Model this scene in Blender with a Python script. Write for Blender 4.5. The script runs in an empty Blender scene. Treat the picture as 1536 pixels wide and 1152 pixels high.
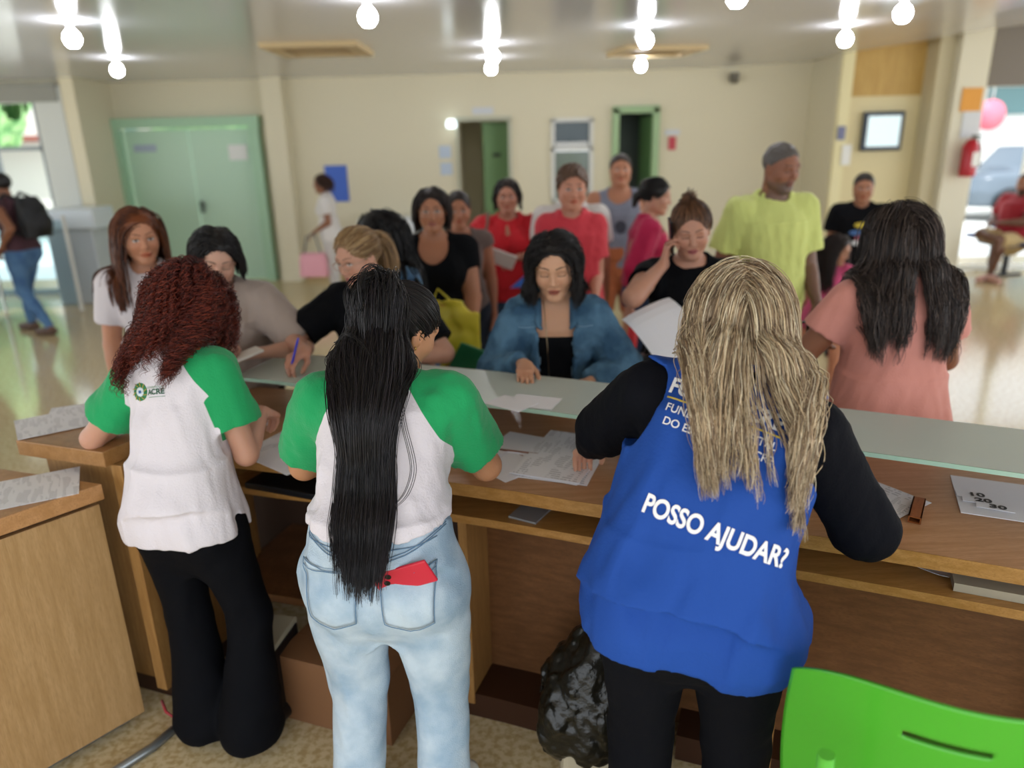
import bpy, bmesh, math, random, os
import numpy as np
from mathutils import Vector, Matrix
from mathutils.bvhtree import BVHTree
rng = np.random.default_rng(7)
random.seed(7)
SC = bpy.context.scene
COL = SC.collection
PI = math.pi
def A(*v): return np.array(v if len(v) > 1 else v[0], float)
def nrm(v):
    v = np.asarray(v, float); return v / max(np.linalg.norm(v), 1e-9)
def Rx(d): c, s = math.cos(math.radians(d)), math.sin(math.radians(d)); return A([[1,0,0],[0,c,-s],[0,s,c]])
def Ry(d): c, s = math.cos(math.radians(d)), math.sin(math.radians(d)); return A([[c,0,s],[0,1,0],[-s,0,c]])
def Rz(d): c, s = math.cos(math.radians(d)), math.sin(math.radians(d)); return A([[c,-s,0],[s,c,0],[0,0,1]])

# ---------------------------------------------------------------- materials
MATS = {}
def srgb(h):
    h = h.lstrip('#'); r = [int(h[i:i+2], 16)/255 for i in (0, 2, 4)]
    return tuple((c/12.92 if c <= .04045 else ((c+.055)/1.055)**2.4) for c in r)
def mat(name, col, rough=.6, metal=0, bump=None, spec=.5, trans=0, emit=None, attr=False, mask=None, var=None, ior=1.45, sheen=0, coat=0, sss=0, wood=None, lines=None, alpha=1, aniso=0):
    if name in MATS: return MATS[name]
    m = bpy.data.materials.new(name); m.use_nodes = True; nt = m.node_tree; N = nt.nodes; L = nt.links
    b = N['Principled BSDF']
    if isinstance(col, str): col = srgb(col)
    b.inputs['Base Color'].default_value = (*col, 1); b.inputs['Roughness'].default_value = rough
    b.inputs['Metallic'].default_value = metal; b.inputs['Specular IOR Level'].default_value = spec
    b.inputs['Transmission Weight'].default_value = trans; b.inputs['IOR'].default_value = ior
    b.inputs['Sheen Weight'].default_value = sheen; b.inputs['Coat Weight'].default_value = coat
    b.inputs['Alpha'].default_value = alpha; b.inputs['Anisotropic'].default_value = aniso
    if sss:
        b.inputs['Subsurface Weight'].default_value = sss; b.inputs['Subsurface Radius'].default_value = (.01, .004, .002); b.inputs['Subsurface Scale'].default_value = 1
    if emit: b.inputs['Emission Color'].default_value = (*emit[0], 1); b.inputs['Emission Strength'].default_value = emit[1]
    tc = N.new('ShaderNodeTexCoord'); src = None
    def noise(scale, detail=3, sc=(1,1,1), vec=None):
        mp = N.new('ShaderNodeMapping'); mp.inputs['Scale'].default_value = sc
        L.new(vec or tc.outputs['Object'], mp.inputs[0]); n = N.new('ShaderNodeTexNoise'); n.inputs['Scale'].default_value = scale; n.inputs['Detail'].default_value = detail
        L.new(mp.outputs[0], n.inputs['Vector']); return n
    def mixc(f, a, c):
        mx = N.new('ShaderNodeMix'); mx.data_type = 'RGBA'
        for i, v in ((0, f), (6, a), (7, c)):
            if hasattr(v, 'links'): L.new(v, mx.inputs[i])
            else: mx.inputs[i].default_value = v if i == 0 else (*v, 1)
        return mx.outputs[2]
    def ramp(f, a, c):
        mr = N.new('ShaderNodeMapRange'); mr.inputs[1].default_value = a; mr.inputs[2].default_value = c; L.new(f, mr.inputs[0]); return mr.outputs[0]
    if attr:
        at = N.new('ShaderNodeAttribute'); at.attribute_name = 'Col'; src = at.outputs['Color']
    if mask:
        at = N.new('ShaderNodeAttribute'); at.attribute_name = 'mask'
        src = mixc(ramp(at.outputs['Fac'], -.0008, .0008), col, srgb(mask) if isinstance(mask, str) else mask)
    if wood:
        c2, sc = wood; c2 = srgb(c2) if isinstance(c2, str) else c2
        n = noise(6, 5, sc); n2 = noise(40, 2, sc)
        f = ramp(n.outputs['Fac'], .35, .65); s1 = mixc(f, col, c2)
        src = mixc(ramp(n2.outputs['Fac'], .45, .8), s1, tuple(x*.85 for x in c2))
    if lines:
        # printed rows of text: horizontal bands broken up by noise
        inv, ink, ax = lines
        sx = N.new('ShaderNodeSeparateXYZ'); L.new(tc.outputs['Object'], sx.inputs[0])
        w = N.new('ShaderNodeMath'); w.operation = 'MULTIPLY'; w.inputs[1].default_value = inv; L.new(sx.outputs[ax], w.inputs[0])
        fr = N.new('ShaderNodeMath'); fr.operation = 'FRACT'; L.new(w.outputs[0], fr.inputs[0])
        g = N.new('ShaderNodeMath'); g.operation = 'LESS_THAN'; g.inputs[1].default_value = .42; L.new(fr.outputs[0], g.inputs[0])
        n = noise(75, 1, (1, .12, 1) if ax == 1 else (.12, 1, 1)); n2 = noise(14, 1)
        g2 = N.new('ShaderNodeMath'); g2.operation = 'GREATER_THAN'; g2.inputs[1].default_value = .5; L.new(n.outputs['Fac'], g2.inputs[0])
        g3 = N.new('ShaderNodeMath'); g3.operation = 'GREATER_THAN'; g3.inputs[1].default_value = .44; L.new(n2.outputs['Fac'], g3.inputs[0])
        m1 = N.new('ShaderNodeMath'); m1.operation = 'MULTIPLY'; L.new(g.outputs[0], m1.inputs[0]); L.new(g2.outputs[0], m1.inputs[1])
        m2 = N.new('ShaderNodeMath'); m2.operation = 'MULTIPLY'; L.new(m1.outputs[0], m2.inputs[0]); L.new(g3.outputs[0], m2.inputs[1])
        src = mixc(m2.outputs[0], col, ink)
    if var:
        c2, scale, lo, hi = var; c2 = srgb(c2) if isinstance(c2, str) else c2
        n = noise(scale, 4); src = mixc(ramp(n.outputs['Fac'], lo, hi), src or col, c2)
    if src: L.new(src, b.inputs['Base Color'])
    if bump:
        sc, st = bump[0], bump[1]; v = bump[2] if len(bump) > 2 else (1, 1, 1)
        n = noise(sc, 4, v); bp = N.new('ShaderNodeBump'); bp.inputs['Strength'].default_value = st; bp.inputs['Distance'].default_value = .01
        L.new(n.outputs['Fac'], bp.inputs['Height']); L.new(bp.outputs[0], b.inputs['Normal'])
    MATS[name] = m; return m

# ---------------------------------------------------------------- objects
def tag(o, label=None, cat=None, group=None, kind=None):
    if label: o['label'] = label
    if cat: o['category'] = cat
    if group: o['group'] = group
    if kind: o['kind'] = kind
    return o
def empty(name, loc=(0,0,0), rz=0, **k):
    o = bpy.data.objects.new(name, None); COL.objects.link(o); o.location = loc; o.rotation_euler = (0, 0, math.radians(rz)); return tag(o, **k)
def link(name, me, m=None, parent=None, loc=None, rz=0, rot=None, **k):
    o = bpy.data.objects.new(name, me); COL.objects.link(o)
    if m is not None:
        for x in (m if isinstance(m, (list, tuple)) else [m]): me.materials.append(x)
    if parent: o.parent = parent
    if loc is not None: o.location = loc
    if rot is not None: o.rotation_euler = [math.radians(x) for x in rot]
    elif rz: o.rotation_euler = (0, 0, math.radians(rz))
    return tag(o, **k)
def rawmesh(V, F, smooth=True, name='m', attrs=None):
    """V (n,3); F int array (m,3|4)"""
    me = bpy.data.meshes.new(name); V = np.ascontiguousarray(V, np.float32); F = np.ascontiguousarray(F, np.int32)
    me.vertices.add(len(V)); me.vertices.foreach_set('co', V.ravel())
    k = F.shape[1]; me.loops.add(F.size); me.loops.foreach_set('vertex_index', F.ravel())
    me.polygons.add(len(F)); me.polygons.foreach_set('loop_start', np.arange(0, F.size, k, dtype=np.int32))
    if smooth: me.polygons.foreach_set('use_smooth', np.ones(len(F), bool))
    for nme, a in (attrs or {}).items():
        if a.ndim == 1:
            at = me.attributes.new(nme, 'FLOAT', 'POINT'); at.data.foreach_set('value', np.ascontiguousarray(a, np.float32))
        else:
            at = me.attributes.new(nme, 'FLOAT_COLOR', 'POINT'); c = np.ones((len(V), 4), np.float32); c[:, :3] = a; at.data.foreach_set('color', c.ravel())
    me.update(calc_edges=True); return me
class MB:
    def __init__(s): s.bm = bmesh.new()
    def box(s, c, d, rz=0, rot=None, bev=0):
        r = bmesh.ops.create_cube(s.bm, size=1); M = Matrix.Translation(c) @ (Matrix.Rotation(math.radians(rz), 4, 'Z') if rot is None else rot) @ Matrix.Diagonal((*d, 1))
        bmesh.ops.transform(s.bm, matrix=M, verts=r['verts'])
        if bev:
            es = list({e for v in r['verts'] for e in v.link_edges}); bmesh.ops.bevel(s.bm, geom=es, offset=bev, segments=2, affect='EDGES', profile=.5)
        return s
    def prism(s, pts, z0, z1, bev=0):
        n = len(pts); a = sum(pts[i][0]*pts[(i+1)%n][1]-pts[(i+1)%n][0]*pts[i][1] for i in range(n))
        if a < 0: pts = pts[::-1]
        lo = [s.bm.verts.new((x, y, z0)) for x, y in pts]; hi = [s.bm.verts.new((x, y, z1)) for x, y in pts]
        fs = [s.bm.faces.new(lo[::-1]), s.bm.faces.new(hi)] + [s.bm.faces.new((lo[i], lo[(i+1)%n], hi[(i+1)%n], hi[i])) for i in range(n)]
        if bev: bmesh.ops.bevel(s.bm, geom=list({e for f in fs for e in f.edges}), offset=bev, segments=2, affect='EDGES', profile=.5)
        return s
    def tube(s, pts, r, n=10, cap=True):
        pts = [Vector(p) for p in pts]; R = r if isinstance(r, (list, tuple)) else [r]*len(pts); rings = []; up = Vector((0,0,1))
        for i, p in enumerate(pts):
            t = (pts[min(i+1, len(pts)-1)]-pts[max(i-1, 0)]).normalized()
            if i == 0:
                x = t.cross(up) if abs(t.dot(up)) < .95 else t.cross(Vector((1,0,0))); x.normalize()
            else: x = (x - t*x.dot(t)).normalized()
            y = t.cross(x); rings.append([s.bm.verts.new(p+(x*math.cos(2*PI*k/n)+y*math.sin(2*PI*k/n))*R[i]) for k in range(n)])
        for a, b in zip(rings, rings[1:]):
            for k in range(n):
                f = s.bm.faces.new((a[k], a[(k+1)%n], b[(k+1)%n], b[k])); f.smooth = True
        if cap: s.bm.faces.new(rings[0][::-1]); s.bm.faces.new(rings[-1])
        return s
    def lathe(s, prof, c=(0,0,0), n=24, sx=1, sy=1):
        rings = [[s.bm.verts.new((c[0]+r*math.cos(2*PI*k/n)*sx, c[1]+r*math.sin(2*PI*k/n)*sy, c[2]+z)) for k in range(n)] for r, z in prof]
        for a, b in zip(rings, rings[1:]):
            for k in range(n): f = s.bm.faces.new((a[k], a[(k+1)%n], b[(k+1)%n], b[k])); f.smooth = True
        if prof[0][0] > 1e-5: s.bm.faces.new(rings[0][::-1])
        if prof[-1][0] > 1e-5: s.bm.faces.new(rings[-1])
        return s
    def quad(s, *p):
        s.bm.faces.new([s.bm.verts.new(x) for x in p]); return s
    def mesh(s):
        bmesh.ops.recalc_face_normals(s.bm, faces=s.bm.faces); me = bpy.data.meshes.new('m'); s.bm.to_mesh(me); s.bm.free(); return me
    def build(s, name, m, parent=None, loc=None, rz=0, rot=None, **k): return link(name, s.mesh(), m, parent, loc, rz, rot, **k)

# ---------------------------------------------------------------- distance fields
def smin(a, b, k):
    h = np.clip(.5+.5*(b-a)/k, 0, 1); return b*(1-h)+a*h-k*h*(1-h)
MARG = .075
class Field:
    def __init__(s): s.ops = []; s.post = []
    def add(s, fn, lo, hi, k=.02, op='u'): s.ops.append((op, fn, np.minimum(lo, hi), np.maximum(lo, hi), k)); return s
    def __call__(s, P):
        d = np.full(len(P), .3)
        for op, fn, lo, hi, k in s.ops:
            if op == 'i': d = np.maximum(d, fn(P)); continue
            mg = MARG+k; m = np.all((P > lo-mg) & (P < hi+mg), axis=1)
            if not m.any(): continue
            q = fn(P[m])
            if op == 'u': d[m] = smin(d[m], q, k) if k > 0 else np.minimum(d[m], q)
            else: d[m] = -smin(-d[m], q, k) if k > 0 else np.maximum(d[m], -q)
        for f in s.post: d = f(P, d)
        return d
    def grad(s, P, e=.003):
        d0 = s(P); g = np.stack([s(P+A(*(e if i == j else 0 for j in range(3))))-d0 for i in range(3)], 1)
        return d0, g/np.maximum(np.linalg.norm(g, axis=1, keepdims=True), 1e-6)
    # primitives
    def rc(s, a, b, r, k=.02, flat=None, ax=None, op='u'):
        """capsule chain with radii r (list along the length); flat='b' cuts the far end square"""
        a, b = A(a), A(b); ba = b-a; L = np.linalg.norm(ba); r = np.atleast_1d(np.array(r, float)); tt = np.linspace(0, 1, len(r)) if len(r) > 1 else None
        def f(P):
            t = (P-a)@ba/(L*L); tc = np.clip(t, 0, 1); v = P-a-tc[:, None]*ba
            if ax is not None: v = v - (1-1/ax[1])*(v@A(ax[0]))[:, None]*A(ax[0])
            rr = np.interp(tc, tt, r) if tt is not None else r[0]
            d = np.linalg.norm(v, axis=1)-rr
            if flat: d = np.maximum(d, (t-1)*L)
            return d
        R = r.max()*(ax[1] if ax is not None and ax[1] > 1 else 1)
        return s.add(f, np.minimum(a, b)-R, np.maximum(a, b)+R, k, op)
    def el(s, c, rad, R=None, k=.02, op='u'):
        c, rad = A(c), A(rad)
        def f(P):
            q = P-c
            if R is not None: q = q@R
            k0 = np.linalg.norm(q/rad, axis=1); k1 = np.linalg.norm(q/rad**2, axis=1); return k0*(k0-1)/np.maximum(k1, 1e-6)
        m = rad.max(); return s.add(f, c-m, c+m, k, op)
    def tab(s, o, R, T, k=.04, e=2.4, off=0, op='u'):
        """lofted body: T rows (z, halfwidth, halfdepth, yoffset) in frame (o,R)"""
        T = np.array(T, float); o = A(o)
        def f(P):
            q = (P-o)@R; z = q[:, 2]; a = np.interp(z, T[:, 0], T[:, 1])+off; b = np.interp(z, T[:, 0], T[:, 2])+off; c = np.interp(z, T[:, 0], T[:, 3])
            g = (np.abs(q[:, 0]/a)**e+np.abs((q[:, 1]-c)/b)**e)**(1/e)
            return np.maximum(np.maximum((g-1)*np.minimum(a, b), T[0, 0]-off-z), z-T[-1, 0]-off)
        m = max(T[:, 1].max(), T[:, 2].max()+np.abs(T[:, 3]).max())+off; cs = np.array([o+R@A(x, y, z) for x in (-m, m) for y in (-m, m) for z in (T[0, 0], T[-1, 0])])
        return s.add(f, cs.min(0), cs.max(0), k, op)
    def plane(s, p, n):
        p, n = A(p), nrm(n); s.ops.append(('i', lambda P: (P-p)@n, None, None, 0)); return s
    def bounds(s):
        u = [o for o in s.ops if o[0] == 'u']; return np.min([o[2] for o in u], 0)-.02, np.max([o[3] for o in u], 0)+.02
def folds(amp, seed, wl=.09, vert=.35):
    r = np.random.default_rng(seed); W = r.normal(size=(7, 3)); W /= np.linalg.norm(W, axis=1, keepdims=True); W[:, 2] *= vert; ph = r.uniform(0, 6.28, 7); W *= (2*PI/wl)*np.array([.5, .8, 1, 1.3, .6, 1.7, .9])[:, None]
    def f(P, d):
        m = np.abs(d) < .05
        if not m.any(): return d
        Q = P[m]; w = 1.1*np.sin(Q@W[4]+ph[4]); v = 0
        for i in (0, 1, 2, 3, 5): v = v+np.sin(Q@W[i]+ph[i]+w)*(1 if i < 3 else .6)
        v = np.tanh(v*.7); d = d.copy(); d[m] -= amp*v; return d
    return f
def snet(D, org, h):
    ins = D < 0; nx, ny, nz = D.shape
    c = np.zeros((nx-1, ny-1, nz-1), np.int8); offs = [(i, j, k) for i in (0, 1) for j in (0, 1) for k in (0, 1)]
    for i, j, k in offs: c += ins[i:nx-1+i, j:ny-1+j, k:nz-1+k]
    act = (c > 0) & (c < 8); I = np.argwhere(act)
    if len(I) == 0: return np.zeros((0, 3)), np.zeros((0, 4), int)
    vals = {o: D[I[:, 0]+o[0], I[:, 1]+o[1], I[:, 2]+o[2]] for o in offs}
    acc = np.zeros((len(I), 3)); cnt = np.zeros(len(I))
    for o in offs:
        for ax in range(3):
            if o[ax]: continue
            p = list(o); p[ax] = 1; p = tuple(p); a, b = vals[o], vals[p]; m = (a < 0) != (b < 0)
            t = np.where(m, a/np.where(m, a-b, 1), 0); q = np.tile(A(o), (len(I), 1)); q[:, ax] = t; acc[m] += q[m]; cnt += m
    V = (I+acc/cnt[:, None])*h+org
    idx = -np.ones(act.shape, np.int64); idx[act] = np.arange(len(I)); F = []
    for ax in range(3):
        u, v = (ax+1) % 3, (ax+2) % 3
        s0 = [slice(None)]*3; s1 = [slice(None)]*3; s0[ax] = slice(0, -1); s1[ax] = slice(1, None)
        A0, A1 = ins[tuple(s0)], ins[tuple(s1)]; E = np.argwhere(A0 != A1)
        ok = (E[:, u] > 0) & (E[:, v] > 0) & (E[:, u] < D.shape[u]-1) & (E[:, v] < D.shape[v]-1); E = E[ok]
        def cell(du, dv):
            q = E.copy(); q[:, u] += du; q[:, v] += dv; return idx[q[:, 0], q[:, 1], q[:, 2]]
        Q = np.stack([cell(-1, -1), cell(0, -1), cell(0, 0), cell(-1, 0)], 1); fl = ~A0[E[:, 0], E[:, 1], E[:, 2]]; Q[fl] = Q[fl][:, ::-1]
        F.append(Q[(Q >= 0).all(1)])
    return V, np.concatenate(F)
def mesh_field(f, lo, hi, h, c=6):
    lo, hi = A(lo), A(hi); nb = np.maximum(np.ceil((hi-lo)/(h*c)).astype(int), 1); n = nb*c
    g = np.stack(np.meshgrid(*[lo[i]+(np.arange(nb[i])+.5)*c*h-.5*h for i in range(3)], indexing='ij'), -1).reshape(-1, 3)
    d = f(g); act = np.abs(d) < c*h*1.15+h*1.5
    D = np.repeat(np.repeat(np.repeat(d.reshape(nb), c, 0), c, 1), c, 2)
    B = np.argwhere(act.reshape(nb)); loc = np.stack(np.meshgrid(*[np.arange(c)]*3, indexing='ij'), -1).reshape(-1, 3)
    I = (B[:, None]*c+loc[None]).reshape(-1, 3)
    for s in range(0, len(I), 400000):
        J = I[s:s+400000]; D[J[:, 0], J[:, 1], J[:, 2]] = f(lo+J*h)
    return snet(D, lo, h)
def mesh_multi(f, h, fine=()):
    """whole field at h, boxes in `fine` [(lo,hi,h2)] at a finer pitch, one mesh"""
    lo, hi = f.bounds(); V, F = mesh_field(f, lo, hi, h)
    Vs, Fs = [V], []
    keep = np.ones(len(F), bool); cen = V[F].mean(1)
    for a, b, h2 in fine: keep &= ~np.all((cen > A(a)+1.6*h) & (cen < A(b)-1.6*h), axis=1)
    Fs.append(F[keep]); n = len(V)
    for a, b, h2 in fine:
        V2, F2 = mesh_field(f, a, b, h2)
        Vs.append(V2); Fs.append(F2+n); n += len(V2)
    V = np.concatenate(Vs); F = np.concatenate(Fs); used = np.zeros(len(V), bool); used[F] = True; mp = np.cumsum(used)-1
    return V[used], mp[F]
def tubes(S, rad, sides=3):
    """S (n,s,3) strands -> one mesh of thin tubes"""
    n, s, _ = S.shape; T = np.gradient(S, axis=1); T /= np.maximum(np.linalg.norm(T, axis=2, keepdims=True), 1e-9)
    X = np.cross(T, A(.31, .47, .83)); X /= np.maximum(np.linalg.norm(X, axis=2, keepdims=True), 1e-9); Y = np.cross(T, X)
    rad = np.broadcast_to(rad, (n, s))[..., None, None]; an = np.arange(sides)*2*PI/sides
    R = S[:, :, None]+rad*(X[:, :, None]*np.cos(an)[None, None, :, None]+Y[:, :, None]*np.sin(an)[None, None, :, None])
    V = R.reshape(-1, 3); b = (np.arange(n)[:, None, None]*s+np.arange(s-1)[None, :, None])*sides; k = np.arange(sides)[None, None]; k2 = (k+1) % sides
    F = np.stack([b+k, b+k2, b+sides+k2, b+sides+k], -1).reshape(-1, 4); return V, F
def joinm(parts):
    """[(V,F,{attr})] -> V,F,attrs ; faces all quads"""
    Vs, Fs, n, at = [], [], 0, {}
    for V, F, a in parts:
        Vs.append(V); Fs.append(F+n); n += len(V)
        for k, v in a.items(): at.setdefault(k, []).append(v)
    return np.concatenate(Vs), np.concatenate(Fs), {k: np.concatenate(v) for k, v in at.items()}
# ---------------------------------------------------------------- people
FT = [(-.10,.155,.108,-.005),(-.02,.136,.10,0),(.06,.125,.094,.003),(.14,.135,.098,.004),(.20,.147,.103,.006),(.26,.153,.102,0),(.305,.138,.088,-.008),(.34,.088,.068,-.014),(.37,.055,.053,-.014)]
MT = [(-.10,.155,.108,-.005),(-.02,.145,.105,0),(.06,.142,.105,.003),(.14,.152,.110,.005),(.20,.168,.116,.006),(.26,.178,.112,0),(.305,.158,.092,-.008),(.34,.095,.072,-.014),(.37,.062,.058,-.014)]
PT = [(.655,.045,.04,-.008),(.69,.095,.075,-.008),(.73,.148,.096,-.008),(.78,.170,.108,-.010),(.84,.172,.110,-.010),(.92,.153,.102,-.004),(1.0,.136,.098,0)]
PM = [(.655,.045,.04,-.006),(.69,.095,.075,-.006),(.73,.145,.098,-.006),(.78,.160,.108,-.008),(.84,.160,.108,-.008),(.92,.152,.106,-.004),(1.0,.146,.104,0)]
def ik(S, T, l1, l2, hint):
    S, T = A(S), A(T); v = T-S; d = np.linalg.norm(v)
    if d > (l1+l2)*.995: T = S+v/d*(l1+l2)*.995; d = (l1+l2)*.995; v = T-S
    u = v/d; x = (l1*l1-l2*l2+d*d)/(2*d); h = math.sqrt(max(l1*l1-x*x, 0)); n = A(hint); n = nrm(n-u*(n@u)); return S+u*x+n*h, T
class Sk:
    """skeleton in local space: faces +y, right hand +x, feet at z=0"""
    def __init__(s, loc, yaw=0, H=1.65, male=False, w=1, hip=1, lean=0, bend=0, twist=0, head=(0,0,0), R=None, L=None, legs=None, pz=None, sh=0, headfwd=0, bust=1, hs=1, **k):
        s.loc = A(loc[0], loc[1], 0); s.yaw = yaw; s.s = q = H/1.65; s.male = male; s.w = w; s.hip = hip; s.bust = 0 if male else bust
        s.Ry = Rz(yaw); s.TR = Rz(twist)@Rx(-lean)@Ry(bend)
        s.pz = (pz if pz is not None else 0); dz = s.pz
        s.W = A(0, 0, .98*q+dz); t = lambda *p: s.W+s.TR@(A(*p)*q); s.t = t
        s.N = t(0, -.012, .355); s.NT = t(0, .004+headfwd, .415)
        s.HR = Rz(head[0])@Rx(-head[1])@Ry(head[2]); s.hs = hs*(.97 if male else .94)*(q**.5); s.HO = s.NT+s.HR@(A(0, .018, .100)*s.hs)
        sx = (.178 if male else .158)*(.6+.4*w)+sh; s.arms = {}
        for n, sd, a in (('R', 1, R), ('L', -1, L)):
            S = t(sd*sx, -.006, .298); a = dict(a or {})
            T = s.loc2(a['to']) if 'to' in a else S+A(sd*.05, .03, -.50)*q
            El, Wr = ik(S, T, .275*q, .235*q, a.get('hint', (sd*.35, -1, -.3))); d = nrm(a.get('dir', Wr-El)); 
            if 'wdir' in a: d = nrm(s.Ry.T@A(a['wdir']))
            n_ = A(a.get('palm', (0, 0, -1) if 'to' in a else (-sd, 0, 0))); n_ = nrm(n_-d*(n_@d)); s.arms[n] = (S, El, Wr, d, n_, a.get('curl', (20, 25, 15)), sd, a.get('thumb', 0), a.get('spread', 0))
        s.legs = []
        for i, sd in enumerate((1, -1)):
            Hj = A(sd*.088*hip, -.005, .82*q+dz)
            if legs: K, An, Toe = [A(x) for x in legs[i]]
            else: K, An, Toe = A(sd*.10, .012, .46*q), A(sd*.105, -.02, .085*q), A(sd*.125, .12, .03)
            s.legs.append((Hj, K, An, Toe))
    def loc2(s, p): return s.Ry.T@(A(p)-s.loc)          # world -> local
    def hp(s, *p): return s.HO+s.HR@(A(*p)*s.hs)
def hand(f, s, arm, k=.003, off=0):
    S, El, W, d, n, curl, sd, th, spr = arm; g = s.s*(1.0 if s.male else .93); lat = nrm(np.cross(d, n))*sd; kn = [.027, .009, -.009, -.025]
    ln = [(.041,.024,.019),(.046,.028,.020),(.042,.026,.019),(.033,.019,.017)]; kl = [.086,.090,.086,.078]
    for i in range(4):
        a = W+lat*kn[i]*.55*g+d*.012*g; b = W+(d*kl[i]+lat*kn[i])*g; f.rc(a, b, [.0135*g+off, .0125*g+off, .0105*g+off], k=.014)
    for i in range(4):
        b = W+(d*kl[i]+lat*kn[i])*g; cur = 0; e = nrm(d+lat*(kn[i]*(1.2+spr*12))); p = b
        for j in range(3):
            cur += curl[j]*(1+.12*i); c = math.radians(cur); v = e*math.cos(c)+n*math.sin(c); p2 = p+v*ln[i][j]*g; r = (.0092, .0082, .0072)[j]*g*(.9 if i == 3 else 1)
            f.rc(p, p2, [r, r*.93], k=k if j else .006); p = p2
    b = W+(d*.022+lat*.022)*g; v = nrm(d*.75+lat*.62+n*(.35+th)); p = b+v*.045*g; f.rc(b, p, [.0155*g, .012*g], k=.012)
    v = nrm(d*.95+lat*(.28-th)+n*(.4+th)); p2 = p+v*.030*g; f.rc(p, p2, [.0105*g, .0098*g], k=.004); v = nrm(d*1.0+lat*.05+n*(.35+th)); f.rc(p2, p2+v*.022*g, [.0095*g, .0078*g], k=.003)
def torso(f, s, off=0, loose=None, k=.04, top=None, e=2.4):
    q = s.s; w = s.w; T = np.array(MT if s.male else FT); T = T*q; ww = np.interp(T[:, 0]/q, [.0, .25, .34], [w, .5+.5*w, 1]); T[:, 1] *= ww; T[:, 2] *= .3+.7*ww
    if loose is not None:
        l = np.array(loose); m = T[:, 0]/q < .28; T[m, 1] = np.maximum(T[m, 1], np.interp(T[m, 0]/q, l[:, 0], l[:, 1])*q); T[m, 2] = np.maximum(T[m, 2], np.interp(T[m, 0]/q, l[:, 0], l[:, 2])*q)
    if top is not None: T = T[T[:, 0] <= top*q+1e-6]
    f.tab(s.W, s.TR, T, k=k, off=off, e=e)
    for sd in (1, -1):
        S = s.arms['R' if sd > 0 else 'L'][0]
        f.rc(s.t(sd*.035, -.018, .345), S+(s.TR@A(-sd*.02, 0, .006))*q, [.040*q+off, .046*q+off], k=.03)
        if s.bust: f.el(s.t(sd*.068*w, .068*w, .178), A(.060, .052, .058)*s.bust*q*w+off, s.TR, k=.03)
def pelvis(f, s, off=0, z0=None, z1=None, k=.04, flare=0, wmul=1):
    q = s.s; T = np.array(PM if s.male else PT)*q; T[:, 1:3] *= s.hip; T[:, 0] += s.pz
    if flare: T[:, 1:3] += flare*np.clip((T[-1, 0]-T[:, 0])/(.25*q), 0, 1)[:, None]
    T[:, 1] *= wmul; f.tab((0, 0, 0), np.eye(3), T, k=k, off=off)
    for sd in (1, -1): f.el((sd*.076*s.hip, (-.050 if s.male else -.058)*s.hip, .825*q+s.pz), A(.082, .072, .088)*s.hip*q+off, k=.035)
def legs(f, s, off=0, rt=None, rc_=None, k=.03, foot=True):
    q = s.s; h = s.hip
    for Hj, K, An, Toe in s.legs:
        a = rt or [.094*h, .088*h, .070*h, .058]; b = rc_ or [.056, .053, .055, .045, .034]
        f.rc(Hj, K, [x*q+off for x in a], k=k); f.rc(K, An, [x*q+off for x in b], k=.02)
        if foot: f.rc(An, An*A(1, 1, .35)+A(0, -.01, 0), .034*q, k=.015); f.rc(An*A(1, 1, .4), Toe, [.036*q, .03*q, .024*q], k=.02)
def arm(f, s, n, off=0, upto=2, k=.02, rad=None):
    S, El, W = s.arms[n][:3]; q = s.s; m = (1.12 if s.male else 1)*(.55+.45*s.w)
    u = [.052, .047, .044, .040]; l = [.040, .040, .033, .0255, .0225]
    f.rc(S, El, [x*q*m+off for x in u], k=.035)
    if upto > 1: f.rc(El, W, [x*q*m+off for x in l], k=.012)
def head(f, s, hair=False):
    H = s.hp; R = s.HR; h = s.hs; E = lambda c, r, k=.02, op='u': f.el(H(*c), A(*r)*h, R, k=k, op=op)
    C = lambda a, b, r, k=.015, op='u': f.rc(H(*a), H(*b), [x*h for x in (r if isinstance(r, list) else [r])], k=k, op=op)
    E((0, -.012, .03), (.075, .093, .083)); E((0, .022, -.025), (.061, .064, .085), .03)
    jw = .044 if s.male else .038
    for sd in (1, -1):
        C((sd*jw*1.2, .0, -.058), (sd*.014, .062, -.098), [.024, .018], .03); E((sd*.036, .054, -.030), (.026, .026, .028), .025)
    E((0, .066, -.100), (.019, .016, .015), .02)
    C((-.034, .074, .020), (.034, .074, .020), .0125, .02)
    for sd in (1, -1): E((sd*.031, .094, .000), (.017, .014, .012), .012, 's')
    for sd in (1, -1): E((sd*.031, .0705, -.001), (.0145, .0125, .0105), .004)
    C((0, .083, .010), (0, .101, -.030), [.0065, .0075, .0105], .012)
    for sd in (1, -1): E((sd*.0105, .093, -.036), (.0085, .0095, .0075), .006)
    E((0, .083, -.060), (.024, .012, .0075), .008); E((0, .081, -.072), (.019, .0125, .0075), .005); C((-.019, .0945, -.0655), (.019, .0945, -.0655), .0016, .003, 's')
    for sd in (1, -1): E((sd*.074, -.006, -.008), (.0095, .019, .031), .006); E((sd*.082, .002, -.004), (.006, .009, .016), .004, 's')
    f.rc(s.N, H(0, -.022, -.045), [(.060 if s.male else .048)*s.s*(.5+.5*s.w), (.058 if s.male else .047)*h], k=.03)
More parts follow.
